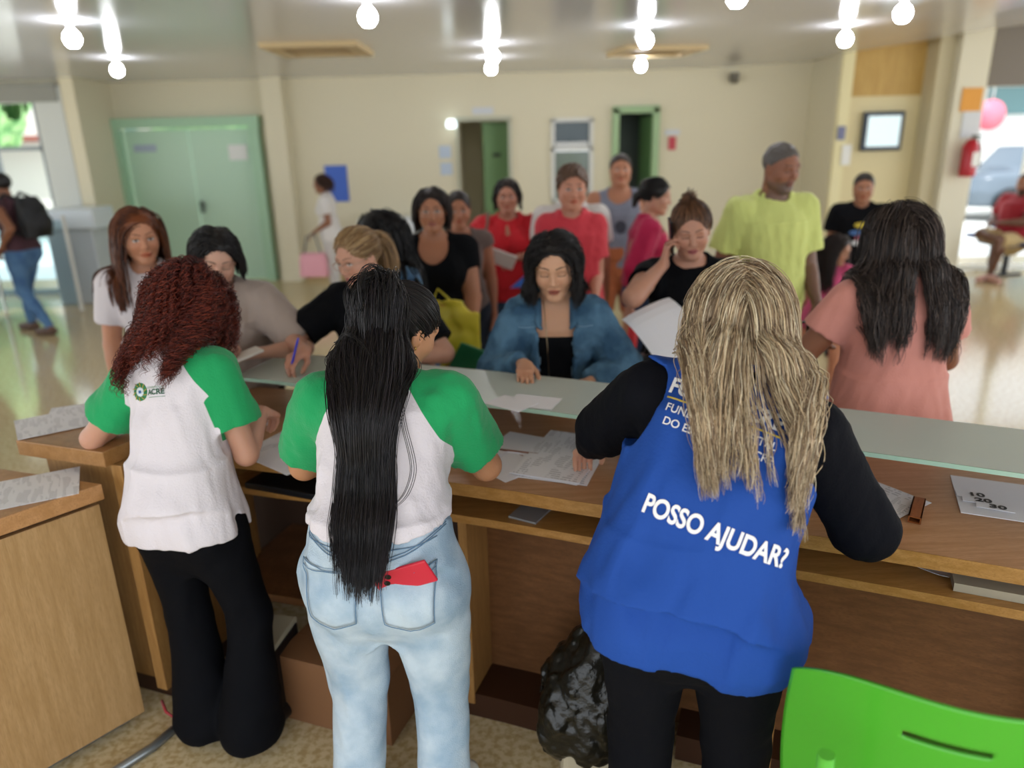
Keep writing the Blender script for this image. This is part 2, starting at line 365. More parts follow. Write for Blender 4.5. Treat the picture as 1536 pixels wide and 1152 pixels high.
def facecol(s, V, skin, lips, brow, eyes='open', beard=None, lipw=1):
    q = (V-s.HO)@s.HR/s.hs; n = len(V); C = np.tile(A(skin), (n, 1)); x, y, z = np.abs(q[:, 0]), q[:, 1], q[:, 2]; fr = (y > .045)
    def mixin(m, c): C[:] = C*(1-m[:, None])+A(c)*m[:, None]
    st = lambda v, e0, e1: np.clip((v-e0)/(e1-e0), 0, 1)
    blush = np.exp(-((x-.038)**2+(z+.03)**2)/.0004)*fr*.25; mixin(blush, A(skin)*A(1.05, .8, .78))
    if beard is not None: mixin(fr*st(-z, .048, .060)*st(.06-np.hypot(x, (z+.09)*.9), 0, .02)*.75, beard); mixin((y > -.0)*st(-z, .05, .07)*.6, beard)
    l = (x/(.024*lipw))**2+((z+.066)/(.0105*lipw))**2; mixin(fr*(y > .07)*st(1.15-l, 0, .3), lips); mixin(fr*(y > .07)*(x < .021)*st(.0022-np.abs(z+.0655), 0, .0012)*.8, A(lips)*.35)
    bz = .0235+.006*np.sin(np.clip((x-.012)/.036, 0, 1)*PI*.75); bw = .0034*(1-.5*np.clip((x-.03)/.02, 0, 1)); mixin(fr*(x > .011)*(x < .049)*st(bw-np.abs(z-bz), 0, .0016)*.85, brow)
    e = x-.031; lid = .0062*np.sqrt(np.clip(1-(e/.0155)**2, 0, 1)); inn = np.abs(e) < .0155; ef = fr*(y > .055)
    if eyes == 'open':
        mixin(ef*inn*st(lid*.95-np.abs(z+.001), 0, .0012), (.62, .58, .55)); mixin(ef*inn*(np.abs(z+.001) < lid)*st(.0062-np.hypot(e, z-.000), 0, .0012), (.025, .015, .01))
        mixin(ef*inn*st(.0020-np.abs(z+.001-lid), 0, .001), (.03, .02, .02))
    else:
        mixin(ef*inn*st(.0022-np.abs(z+.004+lid*.5), 0, .001), (.03, .02, .02)); mixin(ef*inn*(z > -.004)*(z < .008)*.25, A(skin)*.6)
    return C
SKINM = lambda: mat('skin', (.5, .3, .2), .48, attr=True, sss=.12, bump=(260, .12), spec=.4)
CR, CRr = A(0, -.012, .03), A(.075, .093, .083)
def hairline(q):
    """>0 where hair grows (head coords)"""
    x, y, z = q[:, 0], q[:, 1], q[:, 2]; face = np.sqrt((x/.066)**2+((y-.088)/.064)**2+((z+.012)/.086)**2)-1; low = (z-(-.030+.95*np.clip(y, -.08, .1)))/.02
    return np.minimum(face*3, low)
def haircap(s, th=.007, h=.006, low=0, amp=.0015, seed=1, extra=None, maxback=None, front=None):
    f = Field(); f.el(s.hp(*CR), (CRr+th)*s.hs, s.HR, k=.01)
    if extra: extra(f)
    fc = front or (.065, .063, .086)
    f.el(s.hp(0, .088, -.012), A(*fc)*s.hs, s.HR, k=.004, op='s')
    o, R, g = s.HO, s.HR, s.hs
    def cut(P):
        q = (P-o)@R/g; return (-.030+low+.95*np.clip(q[:, 1], -.08, .1)-q[:, 2])*g*.72
    if extra is None or low is not None: 
        if low is not None: f.ops.append(('i', cut, None, None, 0))
    if amp: f.post.append(folds(amp, seed, .02, 1))
    return mesh_multi(f, h)
def roots(s, n, test=None, th=.004):
    out = []
    while sum(map(len, out)) < n:
        d = rng.normal(size=(n*2, 3)); d /= np.linalg.norm(d, axis=1, keepdims=True); q = CR+d*(CRr+th); m = hairline(q) > 0
        if test is not None: m &= test(q)
        out.append(np.concatenate([q[m], d[m]], 1))
    o = np.concatenate(out)[:n]; return o[:, :3], o[:, 3:]
def simulate(P, D, Ln, F, steps=26, g=.35, stiff=1., marg=.006, pull=None, gdir=(0, 0, -1), ramp=.3, clampx=None):
    S = [P.copy()]; D = D.copy(); P = P.copy(); n = len(P); M0 = np.broadcast_to(marg, n)
    for i in range(steps-1):
        marg = .005+(M0-.005)*min(1, (i/steps)/ramp)
        D = D*stiff+A(gdir)*g+(pull(P, i/steps) if pull else 0); D /= np.maximum(np.linalg.norm(D, axis=1, keepdims=True), 1e-9)
        P = P+D*(Ln/steps)[:, None]
        d, G = F.grad(P); m = d < marg
        if m.any():
            P[m] += G[m]*(marg[m]-d[m])[:, None]; vn = (D[m]*G[m]).sum(1); D[m] -= G[m]*np.minimum(vn, 0)[:, None]*.9
        if clampx and i/steps > .08:
            xc, hw = clampx; hv = hw*(.78+.34*((np.arange(n)*.6180339) % 1))*(1.08-.42*(i/steps)**1.5); dx = P[:, 0]-xc; ov = np.abs(dx)-hv; P[:, 0] -= np.sign(dx)*np.maximum(ov, 0)*min(1, (i/steps-.08)*3)
            for _ in range(3): d = F(P); P[:, 1] -= np.clip(marg-d, 0, .03)
        S.append(P.copy())
    return np.stack(S, 1)
def clump(S, kids, r0, r1, wave=0, wl=.1, seed=3):
    """children around guide strands"""
    r = np.random.default_rng(seed); n, s, _ = S.shape; o = r.normal(size=(n, kids, 1, 3)); t = np.linspace(0, 1, s)[None, None, :, None]; C = S[:, None]+o*(r0*(1-t)+r1*t)
    if wave: ph = r.uniform(0, 6.28, (n, kids, 1, 1)); dr = r.normal(size=(n, kids, 1, 3)); L = np.linalg.norm(np.diff(S, axis=1), axis=2).sum(1)[:, None, None, None]; C = C+dr*np.sin(t*L*2*PI/wl+ph)*wave*t
    return C.reshape(n*kids, s, 3)
def strandmesh(S, rad, pal, seed=5, taper=True, sides=3, var=.25, tipc=None):
    r = np.random.default_rng(seed); n, s, _ = S.shape; t = np.linspace(0, 1, s); rr = rad*(np.where(t > .8, 1-(t-.8)*3.5, 1) if taper else np.ones(s)); V, F = tubes(S, rr[None], sides)
    pal = np.array([srgb(c) for c in pal]); c = pal[r.integers(0, len(pal), n)]*(1+r.uniform(-var, var, (n, 1))); C = np.repeat(c[:, None], s, 1)
    if tipc is not None: C = C*(1-t[None, :, None])+C*A(tipc)*t[None, :, None]
    return V, F, {'Col': np.repeat(C.reshape(-1, 3), sides, 0)}
HAIRM = lambda: mat('hair', (.05, .03, .02), .42, attr=True, spec=.45, bump=(90, .3, (1, 1, .12)))
class Person:
    def __init__(p, label, skin, group=None, res=.009, face=None, lips=None, brow='#2a1d18', eyes='open', beard=None, hres=None, handres=None, tattoo=None, **k):
        s = p.s = Sk(**k); p.seed = int(abs(s.loc[0]*1000)) % 997+int(s.yaw) % 7
        f = p.f = Field(); torso(f, s); pelvis(f, s); legs(f, s); head(f, s)
        for n in 'RL': arm(f, s, n); hand(f, s, s.arms[n])
        hh = .125*s.hs; fine = [(s.HO-A(.115, .13, .15)*s.hs, s.HO+A(.115, .14, .14)*s.hs, hres or res*.45)]
        for n in 'RL':
            if k.get(n, {}) is not None:
                a = s.arms[n]; c = a[2]+a[3]*.09*s.s; m = .115*s.s; fine.append((c-m, c+m, handres or res*.5))
        V, F = mesh_multi(f, res, fine); sk = srgb(skin) if isinstance(skin, str) else skin; lips = srgb(lips) if lips else A(sk)*A(.95, .55, .5)
        C = facecol(s, V, sk, lips, srgb(brow), eyes, srgb(beard) if beard else None)
        for n in 'RL':
            a = s.arms[n]; w = np.exp(-np.linalg.norm(V-a[2]-a[3]*.09, axis=1)**2/.006)*.18; C *= 1-w[:, None]*A(.2, .6, .6)
        if tattoo: C = tattoo(s, V, C)
        p.o = link('person', rawmesh(V, F, attrs={'Col': C}), SKINM(), loc=s.loc, rz=s.yaw, label=label, cat='person', group=group)
        p.col = Field(); torso(p.col, s); pelvis(p.col, s); f2 = p.col; f2.el(s.hp(*CR), CRr*s.hs, s.HR); f2.el(s.hp(0, .02, -.03), A(.064, .066, .085)*s.hs, s.HR, k=.02)
        f2.rc(s.N, s.hp(0, -.02, -.04), [.05, .048], k=.02)
        for n in 'RL': arm(f2, s, n, upto=1)
        p.res = res
    def child(p, name, V, F, m, attrs=None, **k): return link(name, rawmesh(V, F, attrs=attrs), m, parent=p.o, **k)
    def shirt(p, m, name='shirt', off=.010, sleeve=.55, slong=0, hem=.80, loose=None, flare=0, neck='crew', srad=.012, amp=.003, wl=.10, res=None, mask=None, sleevecut=None, low=True, neckr=.062, wmul=1, vert=.35, front=None, cuff=0, extra=None, hemn=(0, 0, -1), hemp=(0, 0)):
        s = p.s; q = s.s; f = Field(); torso(f, s, off=off, loose=loose); 
        if low: pelvis(f, s, off=off+.004, flare=flare, wmul=wmul)
        mm = (1.12 if s.male else 1)*(.55+.45*s.w)
        for n in 'RL':
            S, El, W = s.arms[n][:3]; sl = sleeve[n] if isinstance(sleeve, dict) else sleeve
            if sl is None or sl <= 0: continue
            e = S+(El-S)*min(sl, 1); r0, r1 = (.054*mm)*q+off+srad*.3, (.046*mm)*q+off+srad
            f.rc(S, e, [r0, (r0+r1)/2, r1], k=.03, flat=sl <= 1)
            if cuff: f.rc(S+(El-S)*(sl-.11), e, [r1+cuff], k=.004, flat=True)
            if sl > 1:
                e2 = El+(W-El)*(sl-1); f.rc(El, e2, [.046*mm*q+off+srad*.7, (.040*mm)*q+off+srad*.6, .028*q+off+srad*.3], k=.015, flat=True)
        nc = s.t(0, .006, .375)
        if neck == 'crew': f.el(nc, A(neckr, neckr*1.02, .045)*q, s.TR, k=.004, op='s')
        elif neck == 'v':
            f.el(nc, A(.072, .075, .045)*q, s.TR, k=.004, op='s')
            f.rc(s.t(0, .13, .36), s.t(0, .15, .215), [.075*q, .045*q, .012*q], k=.004, op='s')
        elif neck == 'scoop':
            f.el(s.t(0, .085, .335), A(.085, .11, .115)*q, s.TR, k=.006, op='s'); f.el(nc, A(.078, .075, .04)*q, s.TR, k=.006, op='s')
        elif neck == 'tube': f.plane(s.t(0, .1, .235), s.TR@A(0, -.25, 1))
        if neck == 'tank' or sleeve == 0:
            f.el(s.t(0, .03, .35), A(.085, .13, .085)*q, s.TR, k=.006, op='s')
            for sd in (1, -1): f.el(s.t(sd*.205, .0, .27), A(.072, .13, .10)*q*(.5+.5*s.w), s.TR, k=.006, op='s')
        if extra: extra(f, s)
        f.plane((hemp[0], hemp[1], hem*q+s.pz), hemn)
        if amp:
            f.post.append(folds(amp, p.seed, wl, vert))
            if res is None or res < .008: f.post.append(folds(amp*.3, p.seed+5, wl*.35, vert*1.5))
        V, F = mesh_multi(f, res or p.res); at = {}
        if mask: at['mask'] = mask(s, V)
        p.sf = f; return p.child(name, V, F, m, at)
    def pants(p, m, name='trousers', off=.007, waist=1.0, ankle=.07, rt=None, rb=None, amp=.003, wl=.12, res=None, mask=None, only=None, short=None):
        s = p.s; q = s.s; f = Field(); pelvis(f, s, off=off); torso(f, s, off=off, top=.02)
        legs(f, s, off=off, rt=rt, rc_=rb, foot=False)
        f.plane((0, 0, waist*q+s.pz), (0, 0, 1)); f.plane((0, 0, ankle*q), (0, 0, -1))
        if short:
            for L in s.legs: pass
        if amp: f.post.append(folds(amp, p.seed+3, wl, .8))
        V, F = mesh_multi(f, res or p.res); at = {}
        if mask: at['mask'] = mask(s, V)
        p.pf = f; return p.child(name, V, F, m, at)
    def shoes(p, m, name='shoe', heel=0):
        s = p.s; q = s.s
        for Hj, K, An, Toe in s.legs:
            f = Field(); d = nrm((Toe-An)*A(1, 1, 0)); b = An*A(1, 1, 0)+A(0, 0, .045); f.rc(b-d*.03, b+d*.05, [.042*q, .04*q], k=.02); t = Toe*A(1, 1, 0)+A(0, 0, .034); f.rc(b, t+d*.02, [.045*q, .043*q, .036*q], k=.02)
            f.plane((0, 0, .004), (0, 0, -1)); V, F = mesh_multi(f, max(p.res, .006)); p.child(name, V, F, m)
    def cap(p, pal, th=.007, low=0, name='hair', amp=.0015, extra=None, front=None, more=None, var=.12, h=None):
        s = p.s; V, F = haircap(s, th, h or p.res*.7, low, amp, p.seed, extra, front=front); c = np.array([srgb(x) for x in pal]); r = np.random.default_rng(p.seed)
        C = c[0]*np.ones((len(V), 1)); parts = [(V, F, {'Col': C})]+(more or []); V, F, at = joinm(parts); return p.child(name, V, F, HAIRM(), at)
    def long(p, pal, L=.35, n=240, kids=8, rad=.0016, marg=.010, g=.35, part=0, th=.006, low=0, wave=.003, wl=.12, spread=.006, front=0, seed=2, F=None, rootsel=None, vol=.012, name='hair', steps=26, tip=.0025, Lvar=.12, tipc=None, pull=None, capth=.006, outv=0, back=0, lift=.12, hw=None, hk=8, cl=None, cxo=0):
        """loose hair falling from a parting"""
        s = p.s; q, d = roots(s, n, rootsel); P = s.HO+q@s.HR.T*s.hs; 
        side = np.sign(q[:, 0]-part+1e-4); up = np.clip((q[:, 2]-.04)/.07, 0, 1)
        dl = d*lift+np.stack([side*(.25+.9*up), -.25-back-.2*up, -.2*np.ones(n)], 1); dl /= np.linalg.norm(dl, axis=1, keepdims=True)
        D = dl@s.HR.T; Ln = (L-.06*0+.10*up)*(1+rng.uniform(-Lvar, Lvar, n)); mg = marg+rng.uniform(0, vol, n)
        if hw and pull is None:
            xc = s.HO[0]
            def pull(P, t): dx = P[:, 0]-xc; return np.stack([-np.sign(dx)*np.maximum(np.abs(dx)-hw, 0)*hk*min(1, t*3), 0*dx, 0*dx], 1)
        F_ = Field(); F_.ops = list((F or p.col).ops); F_.rc(s.hp(0, -.012, .0), s.t(0, -.045, .27), [.080*s.hs, .080*s.s, .085*s.s], k=.04)
        St = simulate(P, D, Ln, F_, steps=steps, g=g, marg=mg, pull=pull, clampx=cl and (s.HO[0]+cxo, cl))
        S = clump(St, kids, spread, tip, wave, wl, seed); m = strandmesh(S, rad, pal, seed, tipc=tipc); return p.cap(pal, th=capth, low=low, name=name, more=[m])
def glasses(p, col='#777777', m=None, wd=1):
    s = p.s; b = MB(); H = s.hp
    for sd in (1, -1):
        pts = [H(sd*.032+.023*math.cos(a)*wd, .098, -.003+.017*math.sin(a)) for a in np.linspace(0, 2*PI, 17)]; b.tube(pts, .0012, 6, cap=False)
        b.tube([H(sd*.055, .096, .002), H(sd*.074, .06, .003), H(sd*.078, .0, .0)], .0012, 6)
    b.tube([H(-.009, .099, 0), H(0, .101, .003), H(.009, .099, 0)], .0012, 6)
    return b.build('glasses', m or mat('glasses_metal', col, .3, .8), parent=p.o)
# ---------------------------------------------------------------- camera
cam = bpy.data.cameras.new('camera'); co = bpy.data.objects.new('camera', cam); COL.objects.link(co); SC.camera = co
pit, rol = math.radians(18.3), math.radians(1.4)
fw = Vector((0, math.cos(pit), -math.sin(pit))); rt = Vector((1, 0, 0)); up = rt.cross(fw)
rt2 = rt*math.cos(rol)-up*math.sin(rol); up2 = rt*math.sin(rol)+up*math.cos(rol)
M = Matrix((rt2, up2, -fw)).transposed().to_4x4(); M.translation = (0, 0, 1.80); co.matrix_world = M
cam.sensor_width = 36; cam.lens = 1109/1536*36; cam.clip_start = .05; cam.clip_end = 200
cam.dof.use_dof = True; cam.dof.focus_distance = 1.75; cam.dof.aperture_fstop = 1.5
# ---------------------------------------------------------------- light
w = bpy.data.worlds.new('world'); SC.world = w; w.use_nodes = True; bg = w.node_tree.nodes['Background']; bg.inputs[0].default_value = (.86, .93, 1, 1); bg.inputs[1].default_value = 2.0
SC.view_settings.view_transform = 'Standard'; SC.view_settings.look = 'None'; SC.view_settings.gamma = 1; SC.view_settings.exposure = .6; SC.view_settings.use_curve_mapping = False
SC.cycles.max_bounces = 7; SC.cycles.diffuse_bounces = 4; SC.cycles.glossy_bounces = 3; SC.cycles.transmission_bounces = 6; SC.cycles.transparent_max_bounces = 6
SC.cycles.use_denoising = True; SC.cycles.caustics_reflective = False; SC.cycles.caustics_refractive = False; SC.cycles.sample_clamp_indirect = 6
sn = bpy.data.lights.new('sun', 'SUN'); sn.energy = 3.2; sn.angle = .02; so = bpy.data.objects.new('sun', sn); COL.objects.link(so); so.rotation_euler = (math.radians(36), 0, math.radians(-8))
# ---------------------------------------------------------------- room
CREAM = mat('cream_wall', '#d9d1b6', .6, bump=(60, .05)); WHITE = mat('white_paint', '#dcdcd6', .6); FRAMEG = mat('green_paint', '#a3c8a8', .45)
FLOORM = mat('terrazzo', '#d3c29c', .12, var=('#b8a175', 45, .42, .62), spec=.5)
def S(o, kind='structure'): o['kind'] = kind; return o
def box(name, c, d, m, bev=0, parent=None, rz=0, **k): return MB().box((0, 0, 0), d, bev=bev).build(name, m, parent, loc=c, rz=rz, **k)
S(MB().quad((-14, -4, 0), (14, -4, 0), (14, 10.9, 0), (-14, 10.9, 0)).build('floor', FLOORM))
# ceiling: flat, rising towards the right-hand glass front
cm = mat('ceiling_panels', '#c6c6ce', .16, spec=.6)
nt = cm.node_tree; N = nt.nodes; L = nt.links; tc = N.new('ShaderNodeTexCoord'); wv = N.new('ShaderNodeTexWave'); wv.bands_direction = 'X'; wv.inputs['Scale'].default_value = 1.55; wv.wave_profile = 'SAW'
mp = N.new('ShaderNodeMapping'); mp.inputs['Rotation'].default_value = (0, 0, .05); L.new(tc.outputs['Object'], mp.inputs[0]); L.new(mp.outputs[0], wv.inputs[0]); bp = N.new('ShaderNodeBump'); bp.inputs['Strength'].default_value = .25; bp.inputs['Distance'].default_value = .01; L.new(wv.outputs['Fac'], bp.inputs['Height']); L.new(bp.outputs[0], N['Principled BSDF'].inputs['Normal'])
b = MB(); CZ = 2.63; xs = [-9, 2.9, 4.0, 5.0, 5.8, 8.4]; zs = [CZ, CZ, 2.68, 2.80, 2.90, 3.2]
for i in range(5): b.quad((xs[i], -2.2, zs[i]), (xs[i], 10.7, zs[i]), (xs[i+1], 10.7, zs[i+1]), (xs[i+1], -2.2, zs[i+1]))
S(b.build('ceiling', cm))
YB = 10.5
def wallseg(b, x0, x1, z0, z1, y=YB, t=.15): b.box(((x0+x1)/2, y+t/2, (z0+z1)/2), (x1-x0, t, z1-z0))
b = MB()
for x0, x1, z0, z1 in [(-5.35, -5.17, 0, 2.65), (-5.17, -3.3, 2.09, 2.65), (-3.3, -.66, 0, 2.65), (-.66, .07, 2.05, 2.65), (.07, .64, 0, 2.65), (.64, 1.14, 2.02, 2.65), (.64, 1.14, 0, .95), (1.14, 1.46, 0, 2.65), (1.46, 2.02, 2.12, 2.65), (2.02, 4.1, 0, 2.72)]: wallseg(b, x0, x1, z0, z1)
S(b.build('wall_back', CREAM))
S(MB().box((-5.27, 10.05, 1.32), (.16, .9, 2.64)).build('wall_left_return', CREAM)); S(MB().box((-5.53, 9.75, 1.27), (.34, .3, 2.54)).build('wall_left_pier', mat('pale_grey_pier', '#c9cdc9', .5)))
S(MB().box((-3.02, 10.38, 1.32), (.26, .24, 2.64)).box((-3.02, 10.36, .05), (.28, .28, .1)).build('trim_1', CREAM))
S(MB().box((-1.85, 10.48, .05), (2.1, .03, .1)).box((3.05, 10.48, .05), (2.0, .03, .1)).build('baseboard_back', mat('skirting', '#c2a36a', .4)))
# double green door
d = S(empty('door_1', (-4.235, 10.42, 0)))
b = MB(); b.box((-.95, 0, 1.02), (.13, .16, 2.04)).box((.9, 0, 1.02), (.13, .16, 2.04)).box((-.02, -.005, 2.11), (2.0, .17, .13)); b.build('door_frame', FRAMEG, d)
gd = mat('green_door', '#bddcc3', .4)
for s_ in (-1, 1):
    l = MB().box((s_*.43-.02, .08, 1.02), (.85, .04, 2.03), bev=.006).build('door_leaf', gd, d)
MB().box((.04, .03, 1.02), (.03, .05, .16)).tube([(.04, .0, 1.05), (.04, -.05, 1.05), (.12, -.05, 1.05)], .01, 8).build('door_handle', mat('dark_metal', '#4b5048', .4, .6), d)
MB().box((.62, .05, 1.72), (.25, .01, .20)).build('door_sign', mat('paper_plain', '#e9e9e6', .6), d)
MB().box((-.62, .05, 1.80), (.30, .01, .09)).build('door_plate', mat('lilac_plate', '#a9b6c8', .5), d)
# second door, standing half open on a dim corridor
d = S(empty('door_2', (-.295, 10.5, 0)))
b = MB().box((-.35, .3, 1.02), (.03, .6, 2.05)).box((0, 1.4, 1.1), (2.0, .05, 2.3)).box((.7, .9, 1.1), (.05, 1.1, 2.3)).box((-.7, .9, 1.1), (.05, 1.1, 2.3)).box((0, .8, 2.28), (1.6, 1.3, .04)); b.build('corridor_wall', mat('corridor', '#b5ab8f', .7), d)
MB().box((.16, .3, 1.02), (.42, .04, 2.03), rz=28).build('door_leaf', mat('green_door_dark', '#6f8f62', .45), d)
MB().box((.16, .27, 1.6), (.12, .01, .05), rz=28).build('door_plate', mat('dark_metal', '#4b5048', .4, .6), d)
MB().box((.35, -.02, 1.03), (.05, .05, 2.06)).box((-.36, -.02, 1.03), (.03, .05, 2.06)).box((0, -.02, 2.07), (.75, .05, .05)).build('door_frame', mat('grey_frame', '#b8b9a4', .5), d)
# third door
d = S(empty('door_3', (1.74, 10.5, 0)))
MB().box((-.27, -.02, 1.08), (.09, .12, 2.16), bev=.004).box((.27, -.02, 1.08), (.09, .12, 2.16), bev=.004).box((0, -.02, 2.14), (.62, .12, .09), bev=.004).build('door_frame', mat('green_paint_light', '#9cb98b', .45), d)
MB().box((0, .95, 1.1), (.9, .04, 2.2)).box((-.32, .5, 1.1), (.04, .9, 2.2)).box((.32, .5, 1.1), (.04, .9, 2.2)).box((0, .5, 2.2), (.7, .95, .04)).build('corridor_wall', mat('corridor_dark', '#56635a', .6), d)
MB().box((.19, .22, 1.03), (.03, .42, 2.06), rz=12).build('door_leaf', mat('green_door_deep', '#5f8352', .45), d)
# service window with dark panes
d = S(empty('window_1', (.89, 10.5, 0)))
b = MB()
for x in (-.26, .26): b.box((x, -.01, 1.5), (.05, .08, 1.1))
for z in (.97, 1.66, 2.03): b.box((0, -.01, z), (.55, .08, .05))
b.build('window_frame', WHITE, d)
MB().box((0, .03, 1.84), (.5, .01, .34)).build('pane', mat('dark_glass', '#39474a', .08), d); MB().box((0, .03, 1.31), (.5, .01, .64)).build('pane', mat('dim_glass', '#7f8c84', .1), d)
MB().box((0, .01, 1.72), (.44, .01, .05)).build('window_notice', mat('paper_plain', '#e9e9e6', .6), d)
for n, c, dm, m, lab, cat in [
  ('wall_notice', (-.83, 10.49, 1.66), (.16, .01, .16), mat('paper_blueish', '#b9c6d6', .6), 'upper pale blue printed notice on the wall left of the corridor door', 'notice'),
  ('wall_notice', (-.82, 10.49, 1.44), (.16, .01, .16), mat('paper_blueish', '#b9c6d6', .6), 'lower pale blue printed notice on the wall left of the corridor door', 'notice'),
  ('door_number_plate', (-.30, 10.49, 2.17), (.28, .01, .09), mat('paper_greyw', '#cfd2d6', .6), 'small white plate on the wall above the half open green door', 'sign'),
  ('wall_poster', (-2.33, 10.49, 1.28), (.30, .01, .48), mat('blue_poster', '#3f66c4', .5), 'plain blue poster on the back wall behind the woman in white', 'poster')]:
    box(n, c, dm, m, label=lab, cat=cat)
b = MB().box((0, 0, .08), (.2, .012, .07)); t = b.build('extinguisher_sign', mat('paper_greyw', '#cfd2d6', .6), loc=(2.24, 10.49, 1.76), label='small white and red extinguisher sign right of the dark green doorway', cat='sign')
MB().box((0, -.008, -.06), (.10, .012, .17)).build('arrow', mat('sign_red', '#c24450', .5), t)
MB().lathe([(.001, -.02), (.06, -.02), (.07, .03), (.05, .09), (.001, .09)]).build('wall_lamp', mat('lamp_glow', '#ffffff', .4, emit=((.75, .9, 1), 1.5)), loc=(-.72, 10.38, 1.98), label='small glowing emergency lamp beside the top of the half open door', cat='lamp')
box('serving_bench', (-1.55, 10.2, .42), (.9, .45, .84), mat('white_lam', '#e2e6ea', .4), bev=.02, label='low white cabinet against the back wall beside the corridor door', cat='cabinet')
# right side: inner return, timber panel, pillar, blind, glass front
S(MB().box((4.1, 10.1, 1.35), (.1, .9, 2.7)).build('wall_right_return', CREAM))
S(MB().box((4.14, 9.66, 1.35), (.14, .12, 2.75)).build('trim_2', mat('cream_trim', '#e6dcae', .5)))
S(MB().box((4.65, 9.75, 1.1), (1.0, .12, 2.2)).build('wall_right_panel', mat('panel_cream', '#ddd0a4', .5)))
S(MB().box((4.65, 9.76, 2.5), (1.0, .12, .62)).build('wall_right_timber', mat('panel_timber', '#cfab62', .5, wood=('#bd9750', (8, 8, .6)))))
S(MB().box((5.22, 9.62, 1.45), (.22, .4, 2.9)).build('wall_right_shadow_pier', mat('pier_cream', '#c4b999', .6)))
S(MB().box((5.48, 9.5, 1.5), (.36, .4, 3.0)).build('wall_right_pillar', mat('pillar_white', '#d8d2bd', .55)))
S(MB().box((5.70, 9.6, 1.5), (.10, .3, 3.0)).build('trim_3', mat('pillar_yellow', '#ddd08f', .55)))
b = MB(); t = empty('wall_television', (4.66, 9.64, 1.79), label='framed flat screen with a pale picture on the cream panel', cat='screen')
b = MB().box((0, 0, 0), (.50, .05, .46), bev=.01); b.build('frame', mat('dark_frame', '#2f3a48', .4), t); MB().box((0, -.03, 0), (.40, .01, .36)).build('screen', mat('screen_pale', '#cfe3e6', .3, emit=((.75, .9, .95), .35)), t)
box('orange_notice', (5.50, 9.29, 2.12), (.24, .01, .26), mat('orange_paper', '#dd9a3e', .6), label='orange notice at the top of the white pillar', cat='notice')
box('white_notice', (5.54, 9.29, 1.84), (.22, .01, .30), mat('paper_greyw', '#cfd2d6', .6), label='white printed notice on the pillar above the extinguisher', cat='notice')
t = empty('fire_extinguisher', (5.52, 9.18, 1.25), label='red fire extinguisher hanging on the white pillar', cat='extinguisher')
MB().lathe([(.001, 0), (.085, 0), (.09, .03), (.09, .34), (.06, .40), (.03, .43), (.001, .43)], n=20).build('cylinder_body', mat('ext_red', '#b3202c', .3), t)
MB().box((.03, -.02, .46), (.1, .03, .03)).tube([(0, 0, .43), (.08, -.02, .42), (.11, -.04, .25), (.10, -.05, .1)], .012, 8).build('valve', mat('dark_metal', '#4b5048', .4, .6), t)
MB().box((.03, -.088, .2), (.09, .01, .16)).build('instruction_label', mat('paper_plain', '#e9e9e6', .6), t)
box('switch_plate', (4.13, 9.585, 1.78), (.09, .02, .16), mat('blue_grey', '#75799c', .5), label='small blue grey plate on the narrow cream trim', cat='plate')
box('switch_plate', (4.22, 9.585, 1.52), (.11, .02, .24), mat('paper_plain', '#e9e9e6', .6), label='small white plate below the blue one on the cream trim', cat='plate')
box('roller_blind', (6.75, 9.5, 2.62), (1.95, .05, .70), mat('blind_grey', '#7b746d', .8), label='wide grey roller blind pulled partly down over the right glass front', cat='blind')
MB().box((0, 0, 0), (.10, .1, .08)).lathe([(.001, -.09), (.05, -.09), (.06, -.04), (.001, -.03)], n=16).build('security_camera', mat('dark_metal2', '#6b6558', .5), loc=(3.0, 10.4, 2.52), label='small dark camera in the corner under the ceiling', cat='camera')
b = MB()
for x in (6.6, 7.75): b.box((x, 9.75, 1.4), (.06, .06, 2.8))
b.box((6.75, 9.75, .05), (2.0, .05, .06)).box((6.75, 9.75, 2.3), (2.0, .05, .05)); wr = S(b.build('window_2', WHITE))
# left glass front
b = MB()
for x in (-5.75, -6.35, -7.2, -8.2): b.box((x, 9.7, 1.2), (.05, .06, 2.4))
b.box((-7.2, 9.7, 1.83), (3.0, .06, .05)).box((-7.2, 9.7, .04), (3.0, .06, .06)); b.build('window_3', mat('steel_frame', '#7d8586', .4, .3), kind='structure')
S(MB().box((-7.6, 9.7, 2.46), (4.4, .25, .20)).build('wall_left_lintel', mat('lintel_grey', '#8e8f88', .6)))
S(MB().box((-7.6, 9.95, 2.62), (4.4, .3, .1)).build('trim_4', CREAM))
# glazed porch box standing in the left entrance
t = empty('glass_screen', (-5.15, 8.4, 0), label='low clear glass screen with white posts beside the left entrance', cat='screen')
gl = mat('clear_glass', '#cfe6ee', .03, trans=.95, ior=1.15)
MB().box((-.35, .2, .55), (.9, .012, 1.0)).build('glass_pane', gl, t); MB().box((-.75, -.35, .55), (.012, .9, 1.0)).build('glass_pane', gl, t)
for x, y in ((-.8, .2), (.1, .2), (-.75, -.8)): MB().box((x, y, .55), (.03, .03, 1.1)).build('post', WHITE, t)
t = empty('reception_kiosk', (-5.25, 9.2, 0), rz=0, label='pale grey kiosk with a white top next to the grey pier', cat='kiosk')
MB().box((0, 0, .45), (.55, .4, .9), bev=.02).build('body', mat('kiosk_grey', '#c4cbd0', .4), t); MB().box((0, 0, 1.02), (.7, .5, .24), bev=.02).build('top', mat('kiosk_white', '#dbe4ea', .35), t)
